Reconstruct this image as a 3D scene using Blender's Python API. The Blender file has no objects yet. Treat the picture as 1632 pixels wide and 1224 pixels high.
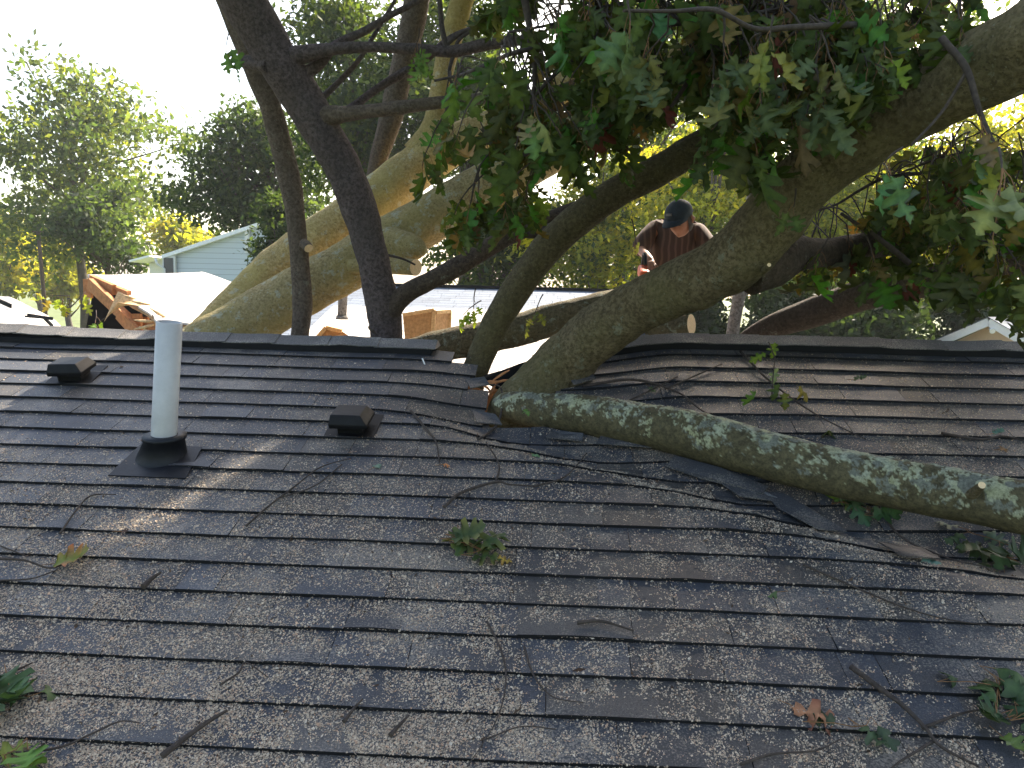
import bpy, math, random
import numpy as np
from mathutils import Vector, Matrix, noise
R = math.radians
random.seed(7); rng = np.random.default_rng(7)
S = bpy.context.scene; COL = S.collection
ZC = 5.2; F = 1270.0; CX, CY = 816.0, 612.0

# ------------------------------------------------------------------ camera
cam = bpy.data.cameras.new('camera'); co = bpy.data.objects.new('camera', cam); COL.objects.link(co)
CR = (Matrix.Rotation(R(2.523), 3, 'Z') @ Matrix.Rotation(R(90 - 6.931), 3, 'X') @ Matrix.Rotation(R(1.391), 3, 'Z'))
co.matrix_world = Matrix.Translation((0, 0, ZC)) @ CR.to_4x4()
cam.sensor_width = 36; cam.lens = 36 * F / 1632; cam.clip_start = 0.05; cam.clip_end = 2000
S.camera = co
S.render.resolution_x = 1024; S.render.resolution_y = 768
# ------------------------------------------------------------------ light
SUN_EL, SUN_AZ = 40.0, 24.0            # azimuth measured from +Y towards +X
w = bpy.data.worlds.new('World'); S.world = w; w.use_nodes = True
nt = w.node_tree; bg = nt.nodes['Background']
sky = nt.nodes.new('ShaderNodeTexSky'); sky.sky_type = 'NISHITA'; sky.sun_disc = False
sky.sun_elevation = R(SUN_EL); sky.sun_rotation = R(SUN_AZ); sky.dust_density = 3.0; sky.air_density = 1.0; sky.ozone_density = 1.0
tint = nt.nodes.new('ShaderNodeMix'); tint.data_type = 'RGBA'; tint.blend_type = 'MULTIPLY'; tint.inputs[0].default_value = 1
tint.inputs[7].default_value = (1.05, 1.0, .91, 1); nt.links.new(sky.outputs[0], tint.inputs[6])   # hazy, less blue sky
nt.links.new(tint.outputs[2], bg.inputs[0]); bg.inputs[1].default_value = 0.13
sl = bpy.data.lights.new('sun', 'SUN'); sl.energy = 5.0; sl.angle = R(0.53); sl.color = (1, .9, .74)
so = bpy.data.objects.new('sun', sl); COL.objects.link(so)
SD = Vector((math.sin(R(SUN_AZ)) * math.cos(R(SUN_EL)), math.cos(R(SUN_AZ)) * math.cos(R(SUN_EL)), math.sin(R(SUN_EL))))
so.rotation_euler = SD.to_track_quat('Z', 'Y').to_euler(); so.location = (3, 8, 30)
S.view_settings.view_transform = 'Standard'; S.view_settings.look = 'None'
S.view_settings.exposure = 1.83; S.view_settings.gamma = 1

# ------------------------------------------------------------------ placing helpers
def ray(px, py):
    return CR @ Vector(((px - CX) / F, -(py - CY) / F, -1.0))
def at(px, py, Y):
    d = ray(px, py); return Vector((0, 0, ZC)) + d * (Y / d.y)
def depth(p):
    return -(CR.transposed() @ (Vector(p) - Vector((0, 0, ZC)))).z
TH = R(18.43); CT, ST = math.cos(TH), math.sin(TH)
YR, ZR = 4.297, ZC - 0.338
NRM = Vector((0, -ST, CT)); DN = Vector((0, -CT, -ST))
def plane_pt(px, py, h=0.0):
    d = ray(px, py); o = Vector((0, 0, ZC)); p0 = Vector((0, YR, ZR)) + NRM * h
    return o + d * ((p0 - o).dot(NRM) / d.dot(NRM))
def uv(px, py):
    p = plane_pt(px, py); return p.x, (p - Vector((0, YR, ZR))).dot(DN)
def sstep(a, b, x):
    t = min(1, max(0, (x - a) / (b - a))); return t * t * (3 - 2 * t)
LOGUV = [uv(*q) for q in ((790, 668), (900, 695), (1050, 735), (1200, 778), (1400, 830), (1632, 878), (1900, 930))]
def seg_d(x, t):
    best = (9, 0)
    for i, ((x0, t0), (x1, t1)) in enumerate(zip(LOGUV, LOGUV[1:])):
        dx, dt = x1 - x0, t1 - t0; q = max(0, min(1, ((x - x0) * dx + (t - t0) * dt) / (dx * dx + dt * dt)))
        d = math.hypot(x - x0 - q * dx, t - t0 - q * dt)
        s = 1 if (t - t0 - q * dt) > 0 else -1
        if d < best[0]: best = (d, s)
    return best
def G(x, t):
    d, s = seg_d(x, t)
    wd = .16 if s > 0 else .34
    dip = -0.085 * math.exp(-(d / wd) ** 2) * (1 - .5 * sstep(1.6, 3, x))
    hump = .072 * sstep(.15, .7, x) * math.exp(-(max(t, 0) / .85) ** 2)
    rough = 0
    if s > 0 and d < .45 and x > -.2: rough = .014 * math.exp(-(d / .22) ** 2) * noise.noise((x * 7, t * 9, 3))
    return dip + hump + rough + .006 * noise.noise((x * 1.3, t * 1.1, 5)) - .03 * math.exp(-((x + .25) / .3) ** 2) * math.exp(-(t / .4) ** 2)
def SP(x, t, h=0.0):
    return Vector((x, YR, ZR)) + DN * t + NRM * (h + G(x, t))
def on_roof(px, py, h=0.0):
    x, t = uv(px, py)
    for _ in range(4):
        p = plane_pt(px, py, G(x, t) + h); x = p.x; t = (p - Vector((0, YR, ZR))).dot(DN)
    return SP(x, t, h)

# ------------------------------------------------------------------ object helpers
def tag(o, label=None, cat=None, group=None, kind=None):
    if label: o['label'] = label
    if cat: o['category'] = cat
    if group: o['group'] = group
    if kind: o['kind'] = kind
    return o
def thing(name, loc, label, cat, group=None):
    o = bpy.data.objects.new(name, None); COL.objects.link(o); o.location = loc; o.empty_display_size = .1
    return tag(o, label, cat, group)
def origin_of(parent):
    p = Vector((0, 0, 0))
    while parent is not None:
        p = p + parent.location; parent = parent.parent
    return p
class MB:
    def __init__(s): s.v = []; s.f = []; s.c = []; s.m = []; s.sm = []
    def add(s, vs, fs, col=(1, 1, 1), mi=0, smooth=False):
        n = len(s.v); s.v += [tuple(v) for v in vs]; s.c += [col] * len(vs)
        for f in fs: s.f.append(tuple(n + i for i in f)); s.m.append(mi); s.sm.append(smooth)
    def hexa(s, p, col=(1, 1, 1), mi=0):      # 8 pts: bottom 4 then top 4
        s.add(p, [(3, 2, 1, 0), (4, 5, 6, 7), (0, 1, 5, 4), (1, 2, 6, 5), (2, 3, 7, 6), (3, 0, 4, 7)], col, mi)
    def box(s, c, size, rot=None, col=(1, 1, 1), mi=0):
        a, b, d = [q / 2 for q in size]; c = Vector(c)
        P = [Vector(q) for q in ((-a, -b, -d), (a, -b, -d), (a, b, -d), (-a, b, -d), (-a, -b, d), (a, -b, d), (a, b, d), (-a, b, d))]
        if rot is not None: P = [rot @ q for q in P]
        s.hexa([c + q for q in P], col, mi)
    def beam(s, a, b, wd, ht, up=(0, 0, 1), col=(1, 1, 1), mi=0):
        a, b = Vector(a), Vector(b); d = (b - a).normalized(); r = d.cross(Vector(up)).normalized(); u = r.cross(d)
        P = [];
        for q in (-1, 1):
            base = [(a, -1), (b, -1), (b, 1), (a, 1)]
            P += [e + r * sgn * wd / 2 + u * q * ht / 2 for e, sgn in base]
        s.hexa(P, col, mi)
    def slab(s, pts, th, col=(1, 1, 1), mi=0, nrm=None):   # polygon extruded along -normal
        pts = [Vector(p) for p in pts]; n = len(pts)
        if nrm is None: nrm = (pts[1] - pts[0]).cross(pts[2] - pts[0]).normalized()
        if nrm.z < 0: nrm = -nrm
        lo = [p - nrm * th for p in pts]
        s.add(pts + lo, [tuple(range(n)), tuple(range(2 * n - 1, n - 1, -1))] + [(i, (i + 1) % n, n + (i + 1) % n, n + i) for i in range(n)], col, mi)
    def tube(s, pts, rad, seg=12, amp=0.0, freq=6.0, seed=0, col=(1, 1, 1), mi=0, cap=True, capmi=None, colf=None):
        pts = [Vector(p) for p in pts]; n = len(pts)
        t = [(pts[min(i + 1, n - 1)] - pts[max(i - 1, 0)]).normalized() for i in range(n)]
        up = Vector((0, 0, 1)) if abs(t[0].z) < .9 else Vector((1, 0, 0))
        u = (up - t[0] * up.dot(t[0])).normalized(); base = len(s.v)
        for i in range(n):
            u = (u - t[i] * u.dot(t[i])).normalized(); v = t[i].cross(u)
            for j in range(seg):
                a = 2 * math.pi * j / seg; dr = u * math.cos(a) + v * math.sin(a); p = pts[i] + dr * rad[i]
                k = 1.0
                if amp:
                    q = p * freq + Vector((seed, seed * 1.7, 0))
                    k += amp * (noise.noise(q) + .5 * noise.noise(q * 2.3)) + amp * .7 * noise.noise(p * freq * .35 + Vector((seed, 0, 9)))
                p = pts[i] + dr * rad[i] * k
                s.v.append(tuple(p)); s.c.append(col if colf is None else colf(p, dr))
        for i in range(n - 1):
            for j in range(seg):
                a = base + i * seg + j; b = base + i * seg + (j + 1) % seg
                s.f.append((a, b, b + seg, a + seg)); s.m.append(mi); s.sm.append(True)
        if cap:
            s.f.append(tuple(base + j for j in range(seg - 1, -1, -1))); s.m.append(mi if capmi is None else capmi); s.sm.append(False)
            s.f.append(tuple(base + (n - 1) * seg + j for j in range(seg))); s.m.append(mi if capmi is None else capmi); s.sm.append(False)
    def build(s, name, mats, parent=None, label=None):
        if not isinstance(mats, (list, tuple)): mats = [mats]
        o0 = origin_of(parent); me = bpy.data.meshes.new(name)
        me.from_pydata([(x - o0.x, y - o0.y, z - o0.z) for x, y, z in s.v], [], s.f)
        for m in mats: me.materials.append(m)
        me.polygons.foreach_set('material_index', s.m); me.polygons.foreach_set('use_smooth', s.sm)
        at_ = me.attributes.new('Col', 'FLOAT_COLOR', 'POINT')
        at_.data.foreach_set('color', np.array([(c[0], c[1], c[2], 1) for c in s.c], 'f').ravel())
        me.update(); o = bpy.data.objects.new(name, me); COL.objects.link(o)
        if parent: o.parent = parent
        if label: o['label'] = label
        return o
def quads_obj(name, V, Q, C, mat, parent=None, smooth=False):   # V (n,3) Q (m,4) C (n,3)
    o0 = origin_of(parent); V = V - np.array(o0)
    me = bpy.data.meshes.new(name); n, m = len(V), len(Q)
    me.vertices.add(n); me.vertices.foreach_set('co', V.astype('f').ravel())
    me.loops.add(m * 4); me.loops.foreach_set('vertex_index', Q.astype('i').ravel())
    me.polygons.add(m); me.polygons.foreach_set('loop_start', np.arange(0, m * 4, 4, dtype='i'))
    me.polygons.foreach_set('loop_total', np.full(m, 4, 'i'))
    if smooth: me.polygons.foreach_set('use_smooth', np.ones(m, bool))
    a = me.attributes.new('Col', 'FLOAT_COLOR', 'POINT'); a.data.foreach_set('color', np.hstack([C, np.ones((n, 1))]).astype('f').ravel())
    me.materials.append(mat); me.update(calc_edges=True); me.validate()
    o = bpy.data.objects.new(name, me); COL.objects.link(o)
    if parent: o.parent = parent
    return o
def cr(P, n):
    """Catmull-Rom through rows of P (any width), n steps per span"""
    P = np.array(P, float); Q = np.vstack([2 * P[0] - P[1], P, 2 * P[-1] - P[-2]]); out = []
    for i in range(1, len(Q) - 2):
        for k in range(n):
            t = k / n; a, b, c, d = Q[i - 1:i + 3]
            out.append(.5 * ((2 * b) + (-a + c) * t + (2 * a - 5 * b + 4 * c - d) * t * t + (-a + 3 * b - 3 * c + d) * t ** 3))
    out.append(Q[-2]); return np.array(out)
def limb_path(L, n=10):
    """L rows (px, py, Y, width_px) -> points, radii"""
    rows = []
    for px, py, Y, wpx in L:
        p = at(px, py, Y); rows.append((p.x, p.y, p.z, wpx / 2 / F * depth(p)))
    C = cr(rows, n); return [Vector(c[:3]) for c in C], [max(.002, c[3]) for c in C]

# ------------------------------------------------------------------ materials
def new_mat(name):
    m = bpy.data.materials.new(name); m.use_nodes = True; t = m.node_tree
    return m, t, t.nodes['Principled BSDF']
def N(t, kind, **kw):
    n = t.nodes.new('ShaderNode' + kind)
    for k, v in kw.items():
        if k.startswith('i_'): n.inputs[k[2:].replace('_', ' ')].default_value = v
        else: setattr(n, k, v)
    return n
def mixc(t, fac, a, b, blend='MIX'):
    n = t.nodes.new('ShaderNodeMix'); n.data_type = 'RGBA'; n.blend_type = blend
    for sock, v in ((0, fac), (6, a), (7, b)):
        if isinstance(v, (int, float)): n.inputs[sock].default_value = v
        elif isinstance(v, tuple): n.inputs[sock].default_value = (*v, 1) if len(v) == 3 else v
        else: t.links.new(v, n.inputs[sock])
    return n.outputs[2]
def ramp(t, src, a, b, ca=0.0, cb=1.0):
    n = t.nodes.new('ShaderNodeMapRange'); n.inputs[1].default_value = a; n.inputs[2].default_value = b
    n.inputs[3].default_value = ca; n.inputs[4].default_value = cb; t.links.new(src, n.inputs[0]); return n.outputs[0]
def noi(t, scale, detail=4, rough=.6, vec=None):
    n = N(t, 'TexNoise'); n.inputs['Scale'].default_value = scale; n.inputs['Detail'].default_value = detail; n.inputs['Roughness'].default_value = rough
    if vec is not None: t.links.new(vec, n.inputs['Vector'])
    return n.outputs['Fac']
def objvec(t):
    return t.nodes.new('ShaderNodeTexCoord').outputs['Object']
def simple(name, c, rough=.7, var=.15, scale=20, bump=0.0, metallic=0, spec=.3):
    m, t, b = new_mat(name); v = objvec(t); f = noi(t, scale, 5, .6, v)
    colr = mixc(t, ramp(t, f, .3, .7), tuple(x * (1 - var) for x in c), tuple(min(1, x * (1 + var)) for x in c))
    t.links.new(colr, b.inputs['Base Color']); b.inputs['Roughness'].default_value = rough; b.inputs['Metallic'].default_value = metallic
    b.inputs['Specular IOR Level'].default_value = spec
    if bump:
        bp = N(t, 'Bump'); bp.inputs['Strength'].default_value = bump; bp.inputs['Distance'].default_value = .01
        t.links.new(f, bp.inputs['Height']); t.links.new(bp.outputs[0], b.inputs['Normal'])
    return m
def attr_mat(name, rough=.8, scale=300, var=.5, dust=0.0, bump=.4, dcol=(.32, .275, .22), spec=.25):
    m, t, b = new_mat(name); v = objvec(t)
    a = N(t, 'Attribute'); a.attribute_name = 'Col'
    f = noi(t, scale, 2, .7, v); g = noi(t, 9, 4, .6, v)
    c = mixc(t, ramp(t, f, .35, .65), mixc(t, 1.0, a.outputs['Color'], (1 - var,) * 3, 'MULTIPLY'), mixc(t, 1.0, a.outputs['Color'], (1 + var,) * 3, 'MULTIPLY'))
    c = mixc(t, ramp(t, g, .3, .8, 0, .35), c, mixc(t, 1.0, c, (.55, .5, .5), 'MULTIPLY'))
    if dust:
        big = noi(t, 3.2, 3, .6, v); spk = noi(t, 170, 2, .55, v)
        k = N(t, 'Math', operation='ADD'); t.links.new(big, k.inputs[0]); t.links.new(spk, k.inputs[1])
        c = mixc(t, ramp(t, k.outputs[0], 1.04, 1.22, 0, dust), c, dcol)
    t.links.new(c, b.inputs['Base Color']); b.inputs['Roughness'].default_value = rough; b.inputs['Specular IOR Level'].default_value = spec
    bp = N(t, 'Bump'); bp.inputs['Strength'].default_value = bump; bp.inputs['Distance'].default_value = .003
    t.links.new(f, bp.inputs['Height']); t.links.new(bp.outputs[0], b.inputs['Normal'])
    return m
def bark_mat(name, dark, light, moss, mossamt=.4, lich=.3, scale=1.0, lcol=(.33, .36, .27), bump=.6):
    m, t, b = new_mat(name); v = objvec(t)
    f1 = noi(t, 9 * scale, 6, .65, v); f2 = noi(t, 55 * scale, 5, .7, v); f3 = noi(t, 3 * scale, 3, .5, v)
    c = mixc(t, ramp(t, f2, .40, .60), tuple(q * .8 for q in dark), light)
    c = mixc(t, ramp(t, f3, .40, .62, 0, mossamt), c, moss)
    c = mixc(t, ramp(t, f1, .3, .7, .45, 0), c, tuple(x * .5 for x in dark))
    # irregular pale crusts and fine specks
    l1 = noi(t, 13 * scale, 9, .74, v); l2 = noi(t, 85 * scale, 3, .6, v)
    c = mixc(t, ramp(t, l1, .64 - lich * .22, .67 - lich * .20, 0, .75 * min(1, lich * 2.5)), c, lcol)
    c = mixc(t, ramp(t, l2, .66, .72, 0, .7 * min(1, .3 + lich)), c, tuple(q * 1.1 for q in lcol))
    c = mixc(t, ramp(t, noi(t, 60 * scale, 2, .5, v), .36, .30, 0, .6), c, tuple(q * .35 for q in dark))
    # thin dark horizontal scars
    t.links.new(c, b.inputs['Base Color']); b.inputs['Roughness'].default_value = .85; b.inputs['Specular IOR Level'].default_value = .2
    s2 = N(t, 'Math', operation='ADD'); t.links.new(f1, s2.inputs[0]); t.links.new(f2, s2.inputs[1])
    bp = N(t, 'Bump'); bp.inputs['Strength'].default_value = 1.0; bp.inputs['Distance'].default_value = .022
    t.links.new(s2.outputs[0], bp.inputs['Height']); t.links.new(bp.outputs[0], b.inputs['Normal'])
    return m
def leaf_mat(name, trans=.45, rough=.5, ty=(1.5, 1.35, .5), spec=.35):
    m, t, b = new_mat(name); a = N(t, 'Attribute'); a.attribute_name = 'Col'
    v = objvec(t); f = noi(t, 35, 3, .6, v)
    c = mixc(t, ramp(t, f, .3, .7), mixc(t, 1.0, a.outputs['Color'], (.7, .72, .7), 'MULTIPLY'), mixc(t, 1.0, a.outputs['Color'], (1.25, 1.2, 1.15), 'MULTIPLY'))
    t.links.new(c, b.inputs['Base Color']); b.inputs['Roughness'].default_value = rough; b.inputs['Specular IOR Level'].default_value = spec
    tr = N(t, 'BsdfTranslucent'); t.links.new(mixc(t, 1.0, c, ty, 'MULTIPLY'), tr.inputs['Color'])
    mx = N(t, 'MixShader'); mx.inputs[0].default_value = trans
    t.links.new(b.outputs[0], mx.inputs[1]); t.links.new(tr.outputs[0], mx.inputs[2])
    t.links.new(mx.outputs[0], t.nodes['Material Output'].inputs[0])
    return m
M = dict(
    shingle=attr_mat('asphalt_shingle', rough=.55, dust=.52, spec=.5),
    cap=attr_mat('ridge_cap_shingle', dust=.75, dcol=(.36, .32, .28)),
    farshingle=attr_mat('pale_weathered_shingle', scale=120, var=.25),
    edge=simple('asphalt_edge', (.010, .010, .011), .9),
    black=simple('black_rubber', (.007, .008, .011), .5, .3, 30, .15, spec=.3),
    vent=simple('vent_plastic', (.006, .006, .007), .5, .5, 25, .1, spec=.2),
    pvc=simple('grey_pvc', (.46, .455, .44), .45, .12, 9, 0.05, spec=.4),
    ply=simple('plywood', (.42, .25, .12), .8, .3, 40, .3),
    darkdeck=simple('shade_darkened_deck', (.09, .06, .04), .9, .35, 30, .3),  # deck wood darkened so the shade of the hole sits in its colour
    wood=simple('rafter_wood', (.46, .20, .08), .8, .25, 30, .3),
    split=simple('splintered_wood', (.62, .42, .22), .85, .3, 60, .5),
    barkA=bark_mat('oak_bark', (.13, .10, .05), (.26, .205, .115), (.165, .15, .058), .5, .2),
    barkB=bark_mat('mossy_bark', (.060, .050, .026), (.10, .085, .045), (.080, .078, .026), .6, .05),
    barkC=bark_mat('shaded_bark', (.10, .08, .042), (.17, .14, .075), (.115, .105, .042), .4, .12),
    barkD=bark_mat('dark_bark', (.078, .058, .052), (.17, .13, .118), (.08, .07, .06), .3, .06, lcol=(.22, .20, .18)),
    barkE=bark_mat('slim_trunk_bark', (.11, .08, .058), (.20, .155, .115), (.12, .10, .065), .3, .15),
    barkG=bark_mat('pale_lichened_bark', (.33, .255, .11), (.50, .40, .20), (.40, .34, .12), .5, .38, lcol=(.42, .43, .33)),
    barkF=bark_mat('sunlight_tinted_bark', (.42, .31, .12), (.60, .46, .21), (.48, .40, .13), .5, .34, lcol=(.50, .48, .36)),  # brighter, yellower pale bark: the limb's sunlight put into its colour
    barkH=bark_mat('rough_lit_bark', (.13, .10, .055), (.24, .19, .11), (.16, .15, .07), .4, .3),
    barkI=bark_mat('brown_bark', (.075, .052, .038), (.13, .095, .07), (.075, .065, .04), .3, .15),
    snag=bark_mat('grey_snag_bark', (.16, .14, .13), (.30, .28, .26), (.2, .19, .17), .3, .1),
    far_bark=simple('far_bark', (.08, .065, .05), .9, .4, 3),
    twig=simple('twig_bark', (.055, .042, .034), .85, .4, 60, .3),
    petiole=simple('reddish_petiole', (.20, .10, .04), .6, .3, 40),
    cut=simple('fresh_cut_wood', (.75, .55, .32), .8, .15, 90, .2),
    leaf=leaf_mat('oak_leaf', .34, .62, spec=.2),
    bgleaf=leaf_mat('tree_leaves', .6, .6, (2.0, 1.75, .45)),
    fallen=leaf_mat('fallen_leaf', .15, .55),
    chip=attr_mat('wood_chip', scale=60, var=.2),
    grass=simple('grass_ground', (.10, .13, .04), .95, .4, .8),
    asphalt=simple('asphalt_road', (.09, .09, .09), .9, .15, 6),
    white=simple('white_trim', (.72, .72, .70), .55, .05),
    peach=simple('peach_siding', (.62, .47, .34), .7, .05),
    glass=simple('window_glass', (.05, .06, .07), .1, .1, spec=.8),
    plaster=simple('painted_wall', (.5, .47, .42), .8, .08),
    skin=simple('skin', (.40, .19, .12), .5, .12, 25),
    jeans=simple('denim', (.12, .15, .20), .85, .25, 40),
    cap_cloth=simple('dark_cap_cloth', (.035, .042, .048), .8, .2, 40),
    orange=simple('orange_plastic', (.75, .10, .02), .4, .1),
    steel=simple('steel', (.35, .35, .36), .35, .1, metallic=1),
    carblue=simple('car_paint', (.06, .12, .28), .3, .05, spec=.6),
    tyre=simple('tyre_rubber', (.02, .02, .02), .8),
    pole=simple('pole_wood', (.10, .07, .055), .9, .3),
)
# siding: flat, the shade line of each horizontal lap is painted into the colour
def siding_mat(name, c, pitch):
    m, t, b = new_mat(name); v = objvec(t); sp = N(t, 'SeparateXYZ'); t.links.new(v, sp.inputs[0])
    md = N(t, 'Math', operation='FRACT'); dv = N(t, 'Math', operation='DIVIDE'); dv.inputs[1].default_value = pitch
    t.links.new(sp.outputs[2], dv.inputs[0]); t.links.new(dv.outputs[0], md.inputs[0])
    t.links.new(mixc(t, ramp(t, md.outputs[0], 0, .14), tuple(x * .45 for x in c), c), b.inputs['Base Color'])
    b.inputs['Roughness'].default_value = .6
    return m
M['siding'] = siding_mat('white_lap_siding', (.58, .63, .68), .2)  # white siding greyed to blue, the wall's shade put into the colour
# man's shirt: vertical brown stripes
def shirt_mat():
    m, t, b = new_mat('striped_shirt'); v = objvec(t); wv = N(t, 'TexWave'); wv.bands_direction = 'X'
    wv.inputs['Scale'].default_value = 7; wv.inputs['Distortion'].default_value = 3.5; wv.inputs['Detail'].default_value = 1
    t.links.new(v, wv.inputs['Vector']); t.links.new(mixc(t, ramp(t, wv.outputs['Fac'], .55, .95), (.085, .045, .032), (.155, .090, .062)), b.inputs['Base Color'])
    b.inputs['Roughness'].default_value = .9; return m
M['shirt'] = shirt_mat()

# ------------------------------------------------------------------ the setting
def grid_obj(name, x0, x1, y0, y1, z, mat, nx=60, ny=60, amp=0.0):
    mb = MB(); vs = []
    for j in range(ny + 1):
        for i in range(nx + 1):
            x = x0 + (x1 - x0) * i / nx; y = y0 + (y1 - y0) * j / ny
            vs.append((x, y, z + amp * noise.noise((x * .06, y * .06, 0))))
    mb.add(vs, [(j * (nx + 1) + i, j * (nx + 1) + i + 1, (j + 1) * (nx + 1) + i + 1, (j + 1) * (nx + 1) + i) for j in range(ny) for i in range(nx)])
    return mb.build(name, mat)
tag(grid_obj('ground', -400, 400, -60, 700, -.15, M['grass'], 100, 100, .25), kind='structure')
rd = MB(); rd.add([(-34, -60, .12), (-28, -60, .12), (-42, 400, .12), (-48, 400, .12)], [(0, 1, 2, 3)])
tag(rd.build('road', M['asphalt']), kind='structure')
dw = MB(); dw.add([(-60, 62, .13), (-20, 60, .13), (-20, 66, .13), (-60, 68, .13)], [(0, 1, 2, 3)])
tag(dw.build('side_street', M['asphalt']), kind='structure')

# ------------------------------------------------------------------ our house
house = thing('house', (0, 3, 0), 'house whose dark shingled roof fills the foreground, split at the ridge by the fallen tree', 'house')
T0 = 2.603; EX = .143
XL0, XR0 = -6.6, 5.8; KMIN = -19
# hole ends for the courses around the notch: k of the course's butt line -> (px, py) left end, right start
hole = {}
for k, (xl, yl), (xr, yr) in ((18, (700, 560), (935, 556)), (17, (718, 580), (925, 575)), (16, (757, 597), (900, 596)), (15, (744, 617), (893, 622)), (14, (774, 641), (885, 642)), (13, (767, 666), (880, 665))):
    hole[k] = (uv(xl, yl)[0], uv(xr, yr)[0])
def spans(k):
    if k in hole: return [(XL0, hole[k][0]), (hole[k][1], XR0)]
    return [(XL0, XR0)]
mb = MB()
for k in range(KMIN, 18):
    tb = T0 - EX * k
    for (a, b) in spans(k):
        x = a - random.uniform(0, .2) if a == XL0 else a
        tooth = random.random() < .5
        while x < b - .01:
            wd = random.uniform(.10, .34); x1 = min(b, x + wd)
            if b - x1 < .06: x1 = b
            tooth = (not tooth) if random.random() < .8 else tooth
            th = .0095 + (.0022 if tooth else 0) + random.uniform(0, .0008)
            tone = random.uniform(.75, 1.35) * (1.0 if tooth else .9)
            hue = random.choice(((.040, .045, .056), (.048, .050, .056), (.060, .056, .053), (.042, .047, .057)))
            col = tuple(h * tone for h in hue)
            lift = .007 * max(0, noise.noise((x * 3, k * 1.7, 0)))
            if random.random() < .03: lift += .006
            n = max(1, int((x1 - x) / .07)); g = .0022 if random.random() < .6 else .0
            vs = []
            xs = [x + g + (x1 - g - x) * i / n for i in range(n + 1)]
            rows = ((0, th), (.0, th), (.05, th * .66), (.10, th * .33), (.158, -.0015))
            for xx in xs:
                wob = .0028 * noise.noise((xx * 4, k * 3.1, 1)) + .0008 * noise.noise((xx * 40, k, 1))
                lf = lift * (1 - abs((xx - x) / (x1 - x) * 2 - 1) * .5)
                base = tb + wob + (.0 if tooth else -.002)
                vs.append(SP(xx, base, -.004 + lf * .4))
                for q, h in rows[1:]: vs.append(SP(xx, base - q, h + lf * max(0, 1 - q / .08)))
            fs = []; mi = []
            for i in range(n):
                o = i * 5; p = o + 5
                mb_f = [(o + r, p + r, p + r + 1, o + r + 1) for r in range(4)]
                fs += mb_f
            mb.add(vs, [f for i, f in enumerate(fs) if i % 4 == 0], (.02, .02, .02), 1)
            nb = len(mb.v) - len(vs)
            for i, f in enumerate(fs):
                if i % 4: mb.f.append(tuple(nb + j for j in f)); mb.m.append(0); mb.sm.append(False)
            for j in range(nb, len(mb.v)): mb.c[j] = col
            for o in (0, n * 5):                     # side edges of the tab
                s_ = [o, o + 1, o + 2, o + 3]
                lo = len(mb.v)
                mb.v += [tuple(SP(xs[0] if o == 0 else xs[-1], tb - q, -.004)) for q in (0, .05, .1)]; mb.c += [(.02, .02, .02)] * 3
                f = [(nb + o + 1, nb + o + 2, lo + 1, lo), (nb + o + 2, nb + o + 3, lo + 2, lo + 1)]
                for ff in f: mb.f.append(ff if o else ff[::-1]); mb.m.append(1); mb.sm.append(False)
            x = x1
slope = mb.build('shingle_roof', [M['shingle'], M['edge']], house)
# deck under the shingles (with the hole) and back slope
mb = MB()
def deck_strip(x0, x1, t0, t1, h):
    n = max(1, int((x1 - x0) / .15)); m = max(1, int((t1 - t0) / .15)); vs = []
    for side in (0, 1):
        for j in range(m + 1):
            for i in range(n + 1):
                vs.append(SP(x0 + (x1 - x0) * i / n, t0 + (t1 - t0) * j / m, h - side * .015))
    q = (n + 1) * (m + 1)
    fs = [(j * (n + 1) + i, (j + 1) * (n + 1) + i, (j + 1) * (n + 1) + i + 1, j * (n + 1) + i + 1) for j in range(m) for i in range(n)]
    fs += [tuple(q + a for a in f[::-1]) for f in fs]
    rim = [(i) for i in range(n + 1)] + [j * (n + 1) + n for j in range(1, m + 1)] + [m * (n + 1) + i for i in range(n - 1, -1, -1)] + [j * (n + 1) for j in range(m - 1, 0, -1)]
    fs += [(rim[a], rim[(a + 1) % len(rim)], q + rim[(a + 1) % len(rim)], q + rim[a]) for a in range(len(rim))]
    mb.add(vs, fs)
tE = T0 - EX * KMIN - .01
hl = min(v[0] for v in hole.values()) + .02; hr = max(v[1] for v in hole.values())
deck_strip(XL0, hl, .02, T0 - EX * 13 + .02, -.012); deck_strip(hr, XR0, .02, T0 - EX * 13 + .02, -.012)
deck_strip(XL0, XR0, T0 - EX * 13 + .02, tE, -.012)
mb.build('roof_deck', M['darkdeck'], house)
# back slope
def BP(x, t, h=0): return Vector((x, YR + t * CT, ZR - t * ST)) + Vector((0, ST, CT)) * h
mb = MB()
for k in range(0, 36):
    for (a, b) in ([(XL0, hl - .25), (hr + .1, XR0)] if k < 10 else [(XL0, XR0)]):
        x = a
        while x < b - .01:
            x1 = min(b, x + random.uniform(.18, .4)); tone = random.uniform(.8, 1.3)
            gg = (G(x, 0) + G(x1, 0)) / 2 if k < 3 else 0
            mb.hexa([BP(x, k * EX + .15, gg * (1 - k / 3)), BP(x1, k * EX + .15, gg * (1 - k / 3)), BP(x1, k * EX, gg * (1 - k / 3) - .008), BP(x, k * EX, gg * (1 - k / 3) - .008),
                     BP(x, k * EX + .15, gg * (1 - k / 3) + .008), BP(x1, k * EX + .15, gg * (1 - k / 3) + .008), BP(x1, k * EX, gg * (1 - k / 3)), BP(x, k * EX, gg * (1 - k / 3))], tuple(tone * q for q in (.045, .046, .05)))
            x = x1
mb.build('shingle_roof', M['shingle'], house, 'back slope of the roof behind the ridge')
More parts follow.
